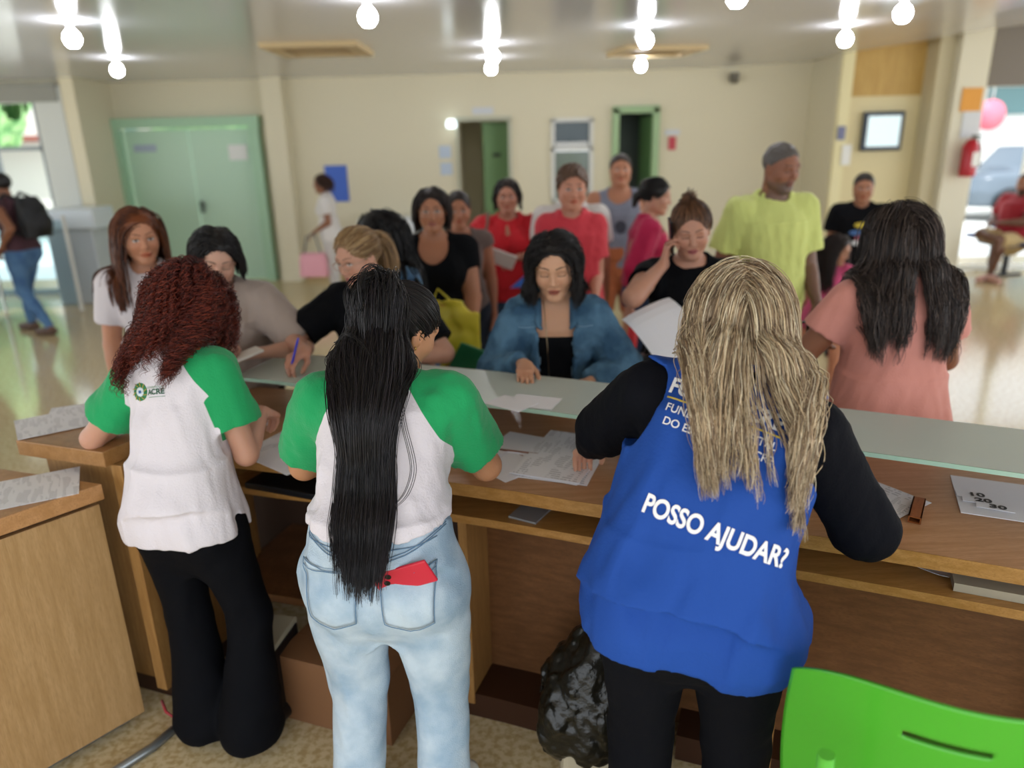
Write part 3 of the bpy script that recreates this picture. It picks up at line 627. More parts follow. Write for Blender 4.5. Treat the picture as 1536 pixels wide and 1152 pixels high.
# outside
S(MB().quad((-60, 10.9, -.05), (60, 10.9, -.05), (60, 70, -.05), (-60, 70, -.05)).build('ground', mat('outside_paving', '#d8d8d2', .8)))
for x0, x1, y, lab in ((-26, -10, 24, 'white building beyond the left glass front with a red brown canopy'), (10.2, 28.2, 19, 'white building beyond the right glass front with dark windows')):
    t = empty('building', ((x0+x1)/2, y, 0), label=lab, cat='building'); w_ = x1-x0
    MB().box((0, 1.5, 2.2), (w_, 3, 4.4)).build('wall', mat('outside_white', '#d6d4ce', .7), t)
    for i in range(4): MB().box((-w_*.36+i*w_*.24, -.03, 2.75), (w_*.12, .06, 1.3)).build('window', mat('outside_pane', '#5b7f80', .1), t)
    MB().box((0, -.6, 3.35 if x0 > 0 else 2.15), (w_, 1.3, .16)).build('canopy', mat('red_brown', '#7b443a', .6), t)
def tree(x, y, h, r, label):
    t = empty('tree', (x, y, 0), label=label, cat='tree', group='trees beyond the left glass front')
    f = Field(); r_ = np.random.default_rng(int(abs(x*10)))
    for i in range(16): c = r_.normal(size=3)*A(.42, .42, .36)*r+A(0, 0, h*.72); f.el(c, A(1, 1, .8)*r*r_.uniform(.28, .5), k=.3)
    f.post.append(folds(.12, 3, .5, 1)); f.ops = [(o, g, lo, hi, k+.5) for o, g, lo, hi, k in f.ops]
    V, F = mesh_field(f, *f.bounds(), .14, c=4); link('crown', rawmesh(V, F), mat('leaf_green', '#4f8a4a', .7, var=('#a9cf8c', 3, .4, .6), bump=(6, 1)), t)
    MB().tube([(0, 0, 0), (.1, 0, h*.35), (0, .1, h*.7)], [.16, .13, .08]).build('trunk', mat('bark', '#6a5a48', .9), t)
tree(-11.5, 16, 4.2, 1.7, 'leafy green tree outside beyond the left glass front, nearest the pier'); tree(-8.6, 21.5, 4.6, 1.7, 'leafy green tree outside with its crown just left of the grey pier'); tree(-17.5, 19.5, 4.6, 1.9, 'leafy green tree outside, further left than the other tree')
t = empty('parked_car', (11.3, 16.4, 0), rz=12, label='dark blue car parked outside behind the seated man', cat='car')
f = Field(); f.tab((0, 0, 0), Rz(0), [(.25, 1.95, .78, 0), (.55, 2.05, .82, 0), (.85, 1.9, .80, 0), (.95, 1.6, .74, 0)], k=.1, e=4); f.tab((.1, 0, 0), Rz(0), [(.8, 1.35, .74, 0), (1.2, .95, .66, 0), (1.42, .75, .58, 0)], k=.1, e=4)
V, F = mesh_field(f, (-2.3, -1, .1), (2.3, 1, 1.6), .05, c=4); link('body', rawmesh(V, F), mat('car_blue', '#59646e', .25), t)
for x in (-1.3, 1.3):
    for y in (-.8, .8): MB().lathe([(.001, -.1), (.32, -.1), (.32, .1), (.001, .1)], n=20).build('wheel', mat('rubber', '#1c1c1e', .7), t, loc=(x, y, .32), rot=(90, 0, 0))
MB().box((.1, -.70, 1.08), (1.7, .1, .3)).build('side_window', mat('outside_pane', '#5b7f80', .1), t)
t = empty('round_banner', (8.05, 13, 2.0), label='round pink and white banner hanging outside the right glass front', cat='banner')
MB().lathe([(.001, -.03), (.24, -.03), (.24, .03), (.001, .03)], n=28).build('banner_disc', mat('pink_red', '#dd6f83', .5), t, rot=(90, 0, 0))
MB().tube([(0, 0, .24), (0, 0, 2.0)], .01).build('cord', mat('paper_plain', '#e9e9e6', .6), t)
MB().lathe([(.001, -.12), (.1, -.06), (.13, 0), (.1, .1), (.001, .16)], n=14).tube([(0, 0, .1), (0, 0, 2.0)], .008).build('hanging_ornament', mat('yellow_orn', '#e6d43c', .5), loc=(8.75, 12.8, 1.85), label='small yellow ornament hanging outside the right glass front', cat='ornament')
# ceiling lamps
bm_ = mat('bulb_glow', '#ffffff', .3, emit=((.95, .97, 1), 48)); bs = mat('lamp_socket', '#e6e6e6', .4)
labs = ['ceiling bulb above the left end of the green double door', 'far left ceiling bulb above the green door', 'ceiling bulb in front of the left ceiling vent', 'nearer ceiling bulb of the middle pair', 'farther ceiling bulb of the middle pair, nearest the back wall', 'nearer ceiling bulb beside the right ceiling vent', 'farther ceiling bulb below the right ceiling vent', 'ceiling bulb in front of the timber panel edge', 'ceiling bulb nearest the right pillar', 'ceiling bulb at the very top edge above the yellow shirt']
proto = None
for i, (x, y) in enumerate([(-2.92, 5.51), (-3.70, 7.68), (-.81, 4.90), (-.10, 7.30), (-.14, 8.44), (1.12, 6.37), (1.46, 8.56), (2.80, 6.62), (2.59, 5.28), (1.29, 4.52)]):
    if proto is None:
        t = proto = empty('ceiling_lamp', (x, y, CZ)); MB().lathe([(.001, -.17), (.03, -.165), (.05, -.14), (.056, -.11), (.045, -.08), (.02, -.055), (.001, -.05)], n=20).build('bulb', bm_, t)
        MB().lathe([(.001, 0), (.055, -.001), (.05, -.015), (.022, -.02), (.02, -.06), (.001, -.06)], n=20).build('socket', bs, t)
    else:
        t = proto.copy(); COL.objects.link(t); t.location = (x, y, CZ)
        for ch in list(proto.children): c = ch.copy(); COL.objects.link(c); c.parent = t
    tag(t, labs[i], 'lamp', 'bare bulb lamps on the ceiling')
for x0, x1, y0, y1, rz, lab in ((-2.09, -1.25, 6.9, 7.75, 0, 'square beige ceiling vent on the left of the hall'), (1.12, 1.95, 7.8, 8.5, 10, 'square beige ceiling vent on the right of the hall')):
    t = empty('ceiling_vent', ((x0+x1)/2, (y0+y1)/2, CZ), rz, label=lab, cat='vent', group='ceiling vents'); ww, dd = x1-x0, y1-y0
    b = MB()
    for sx, sy, lx, ly in ((-.5, 0, .12, dd-.24), (.5, 0, .12, dd-.24), (0, -.5, ww, .12), (0, .5, ww, .12)): b.box((sx*(ww-.12), sy*(dd-.12), -.02), (lx, ly, .04))
    b.build('frame', mat('vent_beige', '#c5ae83', .5), t); b = MB(); [b.box((0, -dd/2+.12+i*.09, -.015), (ww-.24, .05, .015), rot=Matrix.Rotation(.5, 4, 'X')) for i in range(int((dd-.2)/.09))]; b.build('louvre', mat('vent_brown', '#a08a68', .5), t)
# ---------------------------------------------------------------- counter
WD = mat('wood_top', '#bf926d', .32, wood=('#ad7f55', (1, 14, 14))); WE = mat('wood_edge', '#b98a50', .35, wood=('#a4763c', (1, 10, 14))); WP = mat('wood_panel', '#7b5230', .5, wood=('#684324', (2, 2, 10)))
WS = mat('wood_side', '#a87e4a', .4, wood=('#966c3c', (12, 12, 1))); WC = mat('wood_cabinet', '#b49165', .38, wood=('#a58255', (14, 14, 1))); WK = mat('wood_plinth', '#3a2012', .45)
EX = np.array([-1.3, -1.05, -.85, -.6, -.3, -.02, .23, .6, .89, 1.146, 1.5, 1.95, 2.5]); EY = np.array([2.33, 2.245, 2.175, 2.105, 2.01, 1.91, 1.805, 1.672, 1.557, 1.445, 1.29, 1.08, .80])
def edge(x, d=0):
    y = np.interp(x, EX, EY); sl = (np.interp(x+.2, EX, EY)-np.interp(x-.2, EX, EY))/.4; n = nrm(A(-sl, 1)); return (x+n[0]*d, float(y)+n[1]*d)
def strip(b, x0, x1, d0, d1, z0, z1, n=10, bev=0):
    xs = np.linspace(x0, x1, n); return b.prism([edge(x, d0) for x in xs]+[edge(x, d1) for x in xs[::-1]], z0, z1, bev)
X1 = 2.35
CT = empty('reception_counter', (.3, 2.1, 0), label='long brown wooden reception counter with an open staff side and shelf', cat='counter')
CT_off = Matrix.Translation((-.3, -2.1, 0))
def cpart(b, name, m, par=CT):
    me = b.mesh(); me.transform(CT_off); return link(name, me, m, par)
cpart(strip(MB(), -1.22, X1, 0, .64, .815, .85, 24, bev=.003), 'worktop', WD)
cpart(strip(MB(), -1.22, X1, -.003, .0, .812, .851, 24), 'worktop_edging', WE)
cpart(strip(MB(), -.95, X1, .0, .40, .72, .745, 20, bev=.002), 'shelf', WE)
cpart(strip(MB(), -.17, X1, .17, .19, .03, .72, 16), 'modesty_panel', WP)
cpart(strip(MB(), -1.28, X1, .60, .64, .0, .815, 16), 'customer_panel', WP)
cpart(strip(MB(), -1.28, -.17, .52, .54, .0, .72, 8), 'back_panel', mat('wood_deep', '#3c2414', .6))
cpart(strip(MB(), -.178, -.150, .01, .56, .05, .72, 2, bev=.003), 'divider', WS)
cpart(strip(MB(), 1.30, 1.33, .01, .3, .05, .72, 2, bev=.003), 'divider', WS)
cpart(strip(MB(), -1.10, -.18, .06, .52, .27, .30, 6), 'lower_shelf', WP)
cpart(strip(MB(), -.33, .135, .015, .3, .0, .09, 6, bev=.004), 'plinth', WK)
cpart(strip(MB(), .45, X1, .05, .2, .0, .09, 10), 'plinth', WK)
cpart(strip(MB(), .67, .70, -.01, .16, .0, .72, 2), 'divider', WS)
G = mat('frosted_glass', '#e0ebe4', .30, trans=.34, ior=1.2, spec=.5)
xs = np.linspace(-1.12, X1, 26); f0 = [edge(x, np.interp(x, [-1, -.1, 1.2], [.33, .27, .20])) for x in xs]; f1 = [edge(x, np.interp(x, [-1, -.1, 1.2], [.66, .60, .53])) for x in xs]
GS = empty('glass_shelf', (.3, 2.4, .99), label='long frosted greenish glass shelf raised above the customer side of the counter', cat='shelf')
def gpart(b, name, m): me = b.mesh(); me.transform(Matrix.Translation((-.3, -2.4, -.99))); return link(name, me, m, GS)
gpart(MB().prism(f0+f1[::-1], .990, 1.0), 'glass_plate', G)
fe = [edge(x, np.interp(x, [-1, -.1, 1.2], [.33, .27, .20])-.004) for x in xs]; gpart(MB().prism(fe+f0[::-1], .989, 1.001), 'polished_edge', mat('glass_edge', '#b9dcc9', .2, trans=.2))
for x in (-.75, .25, 1.28, 2.0):
    c = edge(x, .40); gpart(MB().tube([(*c, .85), (*c, .99)], .014, 12).lathe([(.001, .0), (.028, 0), (.028, .006), (.001, .006)], (*c, .85), 16).lathe([(.001, .0), (.018, 0), (.018, .006), (.001, .006)], (*c, 1.0), 16), 'standoff', mat('chrome', '#b9b9b9', .2, .9))
# raised unit at the left turn of the counter
RU = empty('raised_counter_unit', (-1.35, 2.3, 0), label='raised wooden counter unit at the left turn holding loose paper sheets', cat='counter unit')
def rpart(b, name, m): me = b.mesh(); me.transform(Matrix.Translation((1.35, -2.3, 0))); return link(name, me, m, RU)
P0, P1_, P2_, P3_ = (-1.215, 2.02), (-1.545, 2.135), (-1.30, 2.72), (-.97, 2.55)
rpart(MB().prism([P0, P1_, P2_, P3_], .90, .95, bev=.003), 'top', mat('wood_top_l', '#a5794a', .35, wood=('#94693a', (6, 6, 6))))
rpart(MB().prism([(-1.19, 2.08), (-1.50, 2.19), (-1.27, 2.69), (-.99, 2.53)], .08, .90), 'carcass', WS)
rpart(MB().prism([(-1.175, 2.03), (-1.215, 2.045), (-1.02, 2.52), (-.99, 2.50)], .08, .90, bev=.002), 'side_panel', WS)
rpart(MB().prism([(-1.18, 2.09), (-1.48, 2.2), (-1.25, 2.65), (-1.0, 2.5)], .0, .08), 'plinth', WK)
# foreground cabinet
FC = empty('side_cabinet', (-1.5, 1.8, 0), label='light brown wooden cabinet at the bottom left corner with a thick top', cat='cabinet')
def fpart(b, name, m, par=None): me = b.mesh(); me.transform(Matrix.Translation((1.5, -1.8, 0))); return link(name, me, m, par or FC)
a0, a1 = A(-1.215, 1.985), A(-1.80, 1.285); dv = nrm(a1-a0); nv = A(dv[1], -dv[0]); nv = nv if nv[0] > 0 else -nv
def fp(t, o): p = a0+dv*t-nv*o; return (p[0], p[1])
L_ = np.linalg.norm(a1-a0)
fpart(MB().prism([fp(0, 0), fp(L_, 0), (-2.35, 1.75), (-1.60, 2.115)], .815, .865, bev=.003), 'top', mat('wood_top_c', '#b98a5c', .32, wood=('#a87a4b', (6, 6, 6))))
fpart(MB().prism([fp(.03, .04), fp(L_, .04), (-2.3, 1.75), (-1.58, 2.07)], .03, .80), 'carcass', mat('wood_deep', '#3c2414', .6))
fpart(MB().prism([fp(.012, .02), fp(.57, .02), fp(.57, .04), fp(.012, .04)], .035, .797, bev=.002), 'door', WC)
fpart(MB().prism([fp(.576, .02), fp(L_, .02), fp(L_, .04), fp(.576, .04)], .035, .797, bev=.002), 'door', WC)
fpart(MB().prism([fp(.05, .06), fp(L_, .06), fp(L_, .3), fp(.05, .3)], .0, .03), 'plinth', mat('steel_strip', '#8a8f92', .3, .7))
S(MB().tube([(-1.10, 1.98, .012), (-1.155, 1.86, .012), (-1.30, 1.68, .012)], .014, 8).build('trim_5', mat('steel_strip', '#8a8f92', .3, .7)))
cd = [(-1.08, 2.08, .05), (-1.09, 2.03, .03), (-1.14, 1.98, .012), (-1.17, 1.99, .03), (-1.2, 2.03, .04)]
MB().tube(cd, .005, 8).build('power_cord', mat('cord_red', '#a8323a', .5), label='red power cord on the floor at the foot of the raised unit', cat='cord')
# ---------------------------------------------------------------- paper goods
PAP = mat('paper', '#e8e8ee', .6); PT1 = mat('paper_text', '#e9e9ee', .6, lines=(110, (.5, .5, .54), 1)); PT2 = mat('paper_table', '#e9e9ee', .6, lines=(75, (.5, .5, .54), 1))
def sheet(cx, cy, z, rz, label, w=.21, h=.297, m=None, t=.0012, name='paper_sheet', curl=0, cat='paper', group='loose papers on the counter', tilt=None, n=8):
    b = bmesh.new(); g = [[b.verts.new(((i/n-.5)*w, (j/n-.5)*h, curl*((abs(j/n-.5)*2)**3)+curl*.5*((abs(i/n-.5)*2)**3))) for j in range(n+1)] for i in range(n+1)]
    top = [b.faces.new((g[i][j], g[i+1][j], g[i+1][j+1], g[i][j+1])) for i in range(n) for j in range(n)]
    r = bmesh.ops.extrude_face_region(b, geom=top); bmesh.ops.translate(b, verts=[v for v in r['geom'] if isinstance(v, bmesh.types.BMVert)], vec=(0, 0, t))
    bmesh.ops.recalc_face_normals(b, faces=b.faces); me = bpy.data.meshes.new('m'); b.to_mesh(me); b.free()
    return link(name, me, m or PAP, loc=(cx, cy, z), rot=(*(tilt or (0, 0)), rz), label=label, cat=cat, group=group)
def textobj(s, size, m, parent=None, loc=(0,0,0), rot=(0,0,0), name='lettering', bold=0, sx=1, ext=.0004):
    c = bpy.data.curves.new('t', 'FONT'); c.body = s; c.size = size; c.align_x = 'CENTER'; c.align_y = 'CENTER'; c.offset = bold; c.extrude = ext
    o = bpy.data.objects.new('t', c); COL.objects.link(o); bpy.context.view_layer.update(); me = bpy.data.meshes.new_from_object(o); bpy.data.objects.remove(o); me.transform(Matrix.Diagonal((sx, 1, 1, 1))); 
    return link(name, me, m, parent, loc=loc, rot=rot)
INK = mat('ink', '#15151a', .6)
ZT = .8515
sheet(-1.42, 2.38, .951, 22, 'top sheet of the loose stack on the raised unit left of the curly woman', m=PT1, w=.30, h=.21)
sheet(-1.47, 2.30, .9525, 35, 'slightly turned printed sheet on the raised unit nearest the cabinet', m=PT1, w=.30, h=.21)
sheet(-1.33, 2.45, .954, 28, 'printed sheet furthest back on the raised unit', m=PT1, w=.297, h=.21)
sheet(-1.43, 1.945, .866, 28, 'printed sheet lying on top of the foreground cabinet', m=PT1, w=.30, h=.215)
sheet(-1.70, 1.90, .8675, 20, 'second sheet on the foreground cabinet, cut by the left edge', m=PAP, w=.22, h=.2)
c = edge(-.78, .16); sheet(c[0], c[1], ZT, -25, 'white form the curly woman writes on', m=PT1)
c = edge(-.70, .10); sheet(c[0], c[1]-.01, ZT+.0015, -40, 'white sheet under the curly woman right hand', m=PAP)
sheet(-.94, 2.50, ZT, 10, 'small folded white slip behind the curly woman', w=.12, h=.08)
c = edge(-.66, .40); sheet(c[0], c[1], 1.0035, -55, 'white sheet lying across the glass shelf between the two women in green sleeves', m=PT1, curl=.006)
c = edge(-.05, .33); sheet(c[0], c[1], 1.0015, 68, 'white card lying on the glass shelf right of the ponytail woman', w=.11, h=.155)
c = edge(-.115, .32); sheet(c[0]+.0, c[1]-.03, 1.003, 50, 'second white card on the glass shelf, partly under the first', w=.10, h=.14)
sheet(.02, 2.24, ZT, -28, 'white booklet with small labels at its lower left corner', w=.15, h=.15, m=PAP, t=.004, name='paper_booklet')
t = sheet(-.055, 2.165, ZT+.005, -25, 'small printed label at the corner of the white booklet', w=.06, h=.03, name='number_label', cat='label', group='small printed labels')
textobj('8', .022, INK, t, (-.01, 0, .0018)); 
sheet(-.035, 2.09, ZT, 40, 'blank white sheet right of the ponytail woman elbow', w=.16, h=.22, m=PAP)
t = sheet(.065, 2.12, ZT+.003, -12, 'small white tag reading SI beside the printed stack', w=.075, h=.032, name='number_label', cat='label', group='small printed labels'); textobj('SI', .026, INK, t, (-.012, 0, .0018), bold=.0008); textobj('31', .012, INK, t, (.024, 0, .0018))
MB().tube([(-.075, 0, 0), (.06, 0, 0), (.075, 0, 0)], [.0035, .0035, .0008], 6).build('pencil', mat('pencil_brown', '#7a3f22', .5), loc=(.02, 2.165, ZT+.004), rz=-20, label='brown pencil on the worktop by the small tag', cat='pencil')
for k in range(3): sheet(.165-.004*k, 2.125+.003*k, ZT+k*.0025, -23+[4, -3, 0][k], ['bottom', 'middle', 'top'][k]+' sheet of the printed stack between the ponytail woman and blue vest', w=.215, h=.36, m=PT2, t=.002)
sheet(.955, 1.775, ZT, -58, 'printed form under the right hand of the blue vest woman', m=PT2, w=.18, h=.26); sheet(.93, 1.755, ZT+.0015, -48, 'upper printed form by the hand of the blue vest woman', m=PT1, w=.16, h=.23)
t = MB(); b = MB()
for c_, d_ in (((0, 0, .0015), (.03, .125, .003)), ((0, 0, .0165), (.03, .125, .003)), ((-.0135, 0, .009), (.003, .125, .018)), ((.0135, 0, .009), (.003, .125, .018))): b.box(c_, d_)
b.build('wooden_tube', mat('tube_wood', '#9a5c30', .4, wood=('#84491f', (4, 1, 4))), loc=(1.045, 1.715, ZT), rz=-33, label='short hollow brown wooden tube lying on the worktop', cat='tube')
t0 = sheet(1.33, 1.765, ZT, -24, 'white sheet at the right edge carrying the 10 20 30 labels', w=.27, h=.24, m=PAP, t=.002)
for k, (s_, x, y) in enumerate((('10', 1.235, 1.80), ('20', 1.232, 1.765), ('30', 1.245, 1.725))):
    t = sheet(x+.01, y, ZT+.0035+.0012*k, -20-4*k, 'small white label printed %s on the sheet at the right' % s_, w=.085, h=.033, name='number_label', cat='label', group='numbered labels on the right sheet'); textobj(s_, .030, INK, t, (.006, 0, .0022), bold=.0008, sx=1.35)
# under the worktop
c = edge(1.2, .14); sheet(c[0], c[1], .746, -24, 'thick pale ledger in the shelf below the worktop at the right', w=.36, h=.22, t=.022, name='ledger', cat='book', group='things on the shelf under the worktop', m=mat('ledger_grey', '#a9a08c', .7))
c = edge(1.0, .12); sheet(c[0], c[1], .746, -50, 'crumpled white slip in the shelf left of the ledger', w=.10, h=.07, curl=.01, group='things on the shelf under the worktop')
c = edge(.02, .08); sheet(c[0], c[1], .746, -30, 'grey folder end on the shelf below the printed stack', w=.09, h=.12, t=.006, m=mat('folder_grey', '#8f8f90', .6), group='things on the shelf under the worktop')
c = edge(-.72, .06); MB().box((0, 0, .012), (.30, .17, .022), bev=.005).build('closed_laptop', mat('black_plastic', '#15161a', .35), loc=(*c, .746), rz=-22, label='closed black laptop on the shelf beside the curly woman', cat='laptop')
c = edge(-.58, .30); MB().box((0, 0, .02), (.11, .05, .04), bev=.015).build('stapler', mat('black_plastic', '#15161a', .35), loc=(*c, .85), rz=-10, label='black stapler on the worktop beside the ponytail woman', cat='stapler')
# beneath: computer, box, papers, bin bag
t = empty('computer_tower', (-.82, 1.99, 0), rz=-10, label='pale computer tower with a black front on the floor beside the dark trousers', cat='computer')
MB().box((0, .02, .145), (.10, .26, .29), bev=.005).build('case', mat('case_beige', '#b9b39c', .5), t); MB().box((.052, .02, .145), (.006, .23, .26), bev=.002).build('side_cover', mat('black_plastic', '#15161a', .35), t); MB().box((0, -.115, .145), (.08, .02, .28), bev=.004).build('front_cover', mat('case_beige', '#b9b39c', .5), t)
t = empty('cardboard_box', (-.55, 2.03, 0), rz=-20, label='brown cardboard box on the floor behind the pale jeans', cat='box'); cb = mat('cardboard', '#7d5637', .7, bump=(30, .1))
MB().box((0, 0, .12), (.40, .24, .24), bev=.003).build('box_body', cb, t); MB().box((0, -.06, .243), (.40, .118, .006)).build('flap', cb, t); MB().box((0, .06, .243), (.40, .118, .006)).build('flap', cb, t)
r_ = np.random.default_rng(4)
for k, lb in enumerate(['nearest', 'second', 'third', 'leaning', 'upper', 'folded', 'furthest']):
    x, y = [(-.70, 2.28), (-.67, 2.33), (-.64, 2.36), (-.61, 2.33), (-.66, 2.40), (-.60, 2.39), (-.70, 2.43)][k]; z_ = .304+.012*k
    sheet(x, y, z_, r_.uniform(0, 180), lb+' small printed card in the scatter on the lower shelf', w=.085, h=.055, curl=.012, name='small_card', cat='card', group='small cards scattered on the lower shelf', tilt=(r_.uniform(-20, 20), r_.uniform(-20, 20)), m=PAP)
f = Field(); f.el((0, 0, .045), (.07, .05, .045)); f.post.append(folds(.008, 8, .05, 1)); V, F = mesh_multi(f, .005)
link('plastic_bag', rawmesh(V, F), mat('clear_plastic', '#cfc9bd', .3, trans=.5, bump=(20, .8)), loc=(-.50, 2.20, .30), label='crumpled clear plastic bag on the lower shelf beside the jeans', cat='bag')
t = empty('waste_bin', (.235, 1.76, 0), label='pale waste bin with a black bin bag hanging over it', cat='bin')
MB().prism([(-.12, -.10), (.12, -.10), (.12, .10), (-.12, .10)], 0, .28, bev=.02).build('bin_body', mat('bin_beige', '#b5aa92', .5), t)
f = Field(); f.tab((0, 0, 0), np.eye(3), [(.14, .15, .13, 0), (.22, .165, .15, 0), (.32, .16, .14, 0), (.42, .10, .09, 0), (.50, .03, .03, 0)], k=.05); f.el((-.12, -.06, .22), (.06, .07, .12), k=.05); f.post.append(folds(.012, 18, .10, .6)); f.post.append(folds(.004, 9, .03, .6)); V, F = mesh_multi(f, .006)
link('bin_bag', rawmesh(V, F), mat('bin_plastic', '#17150f', .28, bump=(30, .6)), t)
# green plastic chair
CH = empty('plastic_chair', (.785, 1.105, 0), rz=-20, label='bright green plastic shell chair at the bottom right corner', cat='chair')
GP = mat('green_plastic', '#47a52a', .3, spec=.5, coat=.1)
def shell(wf, cf, nu=40, nv=20, th=.006, hole=None):
    P = [[Vector(cf(u/nu*2-1, v/nv)) for v in range(nv+1)] for u in range(nu+1)]; b = bmesh.new(); g = [[b.verts.new(p) for p in r] for r in P]
    fs = []
    for i in range(nu):
        for j in range(nv):
            if hole and hole((i+.5)/nu*2-1, (j+.5)/nv): continue
            f_ = b.faces.new((g[i][j], g[i+1][j], g[i+1][j+1], g[i][j+1])); f_.smooth = True; fs.append(f_)
    b.verts.ensure_lookup_table(); lo = [v for v in b.verts if not v.link_faces]; bmesh.ops.delete(b, geom=lo, context='VERTS')
    bmesh.ops.solidify(b, geom=b.faces[:], thickness=th); bmesh.ops.recalc_face_normals(b, faces=b.faces); me = bpy.data.meshes.new('m'); b.to_mesh(me); b.free(); me.polygons.foreach_set('use_smooth', np.ones(len(me.polygons), bool)); return me
def backf(u, v):
    hw = .285*(1-.10*(1-v)**2)*(1-.05*v*v); z = .48+.43*v+.02*(1-u*u)*v - (.06*abs(u)**4)*v; y = -.10-.09*v+.13*u*u*(.7+.3*v)
    return (u*hw, y, z)
link('backrest', shell(None, backf, 80, 60, hole=lambda u, v: (abs(v-.80) < .02 and abs(u+.12) < .24) ), GP, CH)
def seatf(u, v):
    return (u*.235*(1-.1*abs(v-.5)), -.10+.44*v, .455+.02*u*u-.02*math.sin(v*PI)-.03*max(v-.85, 0)*6)
link('seat', shell(None, seatf), GP, CH)
gm = mat('green_tube', '#5fbf3c', .3)
for s_ in (-1, 1):
    MB().tube([(s_*.215, -.225, .82), (s_*.205, -.225, .5), (s_*.20, -.20, .43), (s_*.205, -.24, 0)], .014, 12).build('leg', gm, CH)
    MB().tube([(s_*.20, -.20, .43), (s_*.20, .26, .43), (s_*.215, .33, 0)], .012, 12).build('leg', gm, CH)
MB().tube([(-.2, .0, .43), (.2, .0, .43)], .011, 10).build('stretcher', gm, CH)
# waiting chairs at the right window
bc = mat('blue_upholstery', '#22386e', .6); bk = mat('black_metal', '#1b1c20', .4, .4)
def waiting(x, y, rz, lab):
    t = empty('waiting_chair', (x, y, 0), rz, label=lab, cat='chair', group='blue waiting room chairs')
    def bf(u, v): return (u*.25*(1-.25*v*v), -.22-.10*v+.05*u*u, .50+.40*v-.10*abs(u)**3*v)
    link('backrest', shell(None, bf, 16, 10, .03), bc, t); link('seat', shell(None, lambda u, v: (u*.25, -.22+.46*v, .44+.01*u*u), 12, 10, .045), bc, t)
    MB().box((0, .0, .22), (.05, .05, .40)).box((0, 0, .015), (.06, .5, .03)).box((0, 0, .40), (.4, .3, .02)).build('pedestal', bk, t); return t
waiting(6.30, 9.35, 100, 'blue waiting chair the man in red sits on'); waiting(6.55, 8.85, 100, 'blue waiting chair nearest the camera beside the man in red')
waiting(6.5, 9.95, 100, 'blue waiting chair behind the man in red, by the window')
# ---------------------------------------------------------------- clothing materials
FB = (220, .25)
def cloth(name, col, rough=.8, **k): return mat(name, col, rough, bump=k.pop('bump', (180, .25)), sheen=.15, spec=.25, **k)
WHT, GRN = '#d9d3da', '#1f9a5c'
RAG = cloth('raglan_jersey', WHT, mask=GRN)
def raglan(s, V):
    q = (V-s.W)@s.TR/s.s; x, z = np.abs(q[:, 0]), q[:, 2]; m = np.full(len(V), -1.)
    m = x-(.062+(.36-z)*.62)-np.maximum(.2-z, 0)*.8
    for n in 'RL':
        S, El = s.arms[n][:2]; t = np.clip(((V-S)@(El-S))/((El-S)@(El-S)), 0, 1.2); d = np.linalg.norm(V-S-t[:, None]*(El-S), axis=1); md = .088*s.s-d; md = md-np.maximum(.2-t, 0)*.5-np.maximum(t-.74, 0)*2; md = np.where((d > .055*s.s) & (z < .12) & (x < .16), -1, md); m = np.maximum(m, md-np.maximum(z-.20, 0)*.55)
    nc = np.linalg.norm(((V-s.t(0, .006, .375))@s.TR)/A(1, 1, .8), axis=1); m = np.maximum(m, .082*s.s-nc)
    return m
def project(p, tgt, V, o, R, off=.0025, d=(0, 1, 0), reach=.6):
    """lay flat outline V (x,z in the plane) on the child mesh tgt, shooting along d"""
    me = tgt.data; bv = BVHTree.FromPolygons([v.co for v in me.vertices], [tuple(q.vertices) for q in me.polygons]); d = Vector(R@A(d)); out = []
    for v in V:
        st = Vector(A(o)+R@A(v[0], 0, v[1]))-d*reach; h, n, i, ds = bv.ray_cast(st, d, 2)
        if h is None: h = st+d*reach; n = -d
        if n.dot(d) > 0: n = -n
        out.append(h+n*(off+(v[2] if len(v) > 2 else 0)))
    return out
def text_on(p, tgt, s, size, m, o, R, name='lettering', bold=0, sx=1, sub=.012):
    ob = textobj(s, size, m, bold=bold, sx=sx, ext=0); me = ob.data; bpy.data.objects.remove(ob)
    b = bmesh.new(); b.from_mesh(me); bmesh.ops.triangulate(b, faces=b.faces)
    for i in range(2):
        es = [e for e in b.edges if e.calc_length() > sub]
        if es: bmesh.ops.subdivide_edges(b, edges=es, cuts=1); bmesh.ops.triangulate(b, faces=b.faces)
    P = project(p, tgt, [(v.co.x, v.co.y) for v in b.verts], o, R)
    for v, q in zip(b.verts, P): v.co = q
    b.to_mesh(me); b.free(); return link(name, me, m, parent=tgt)
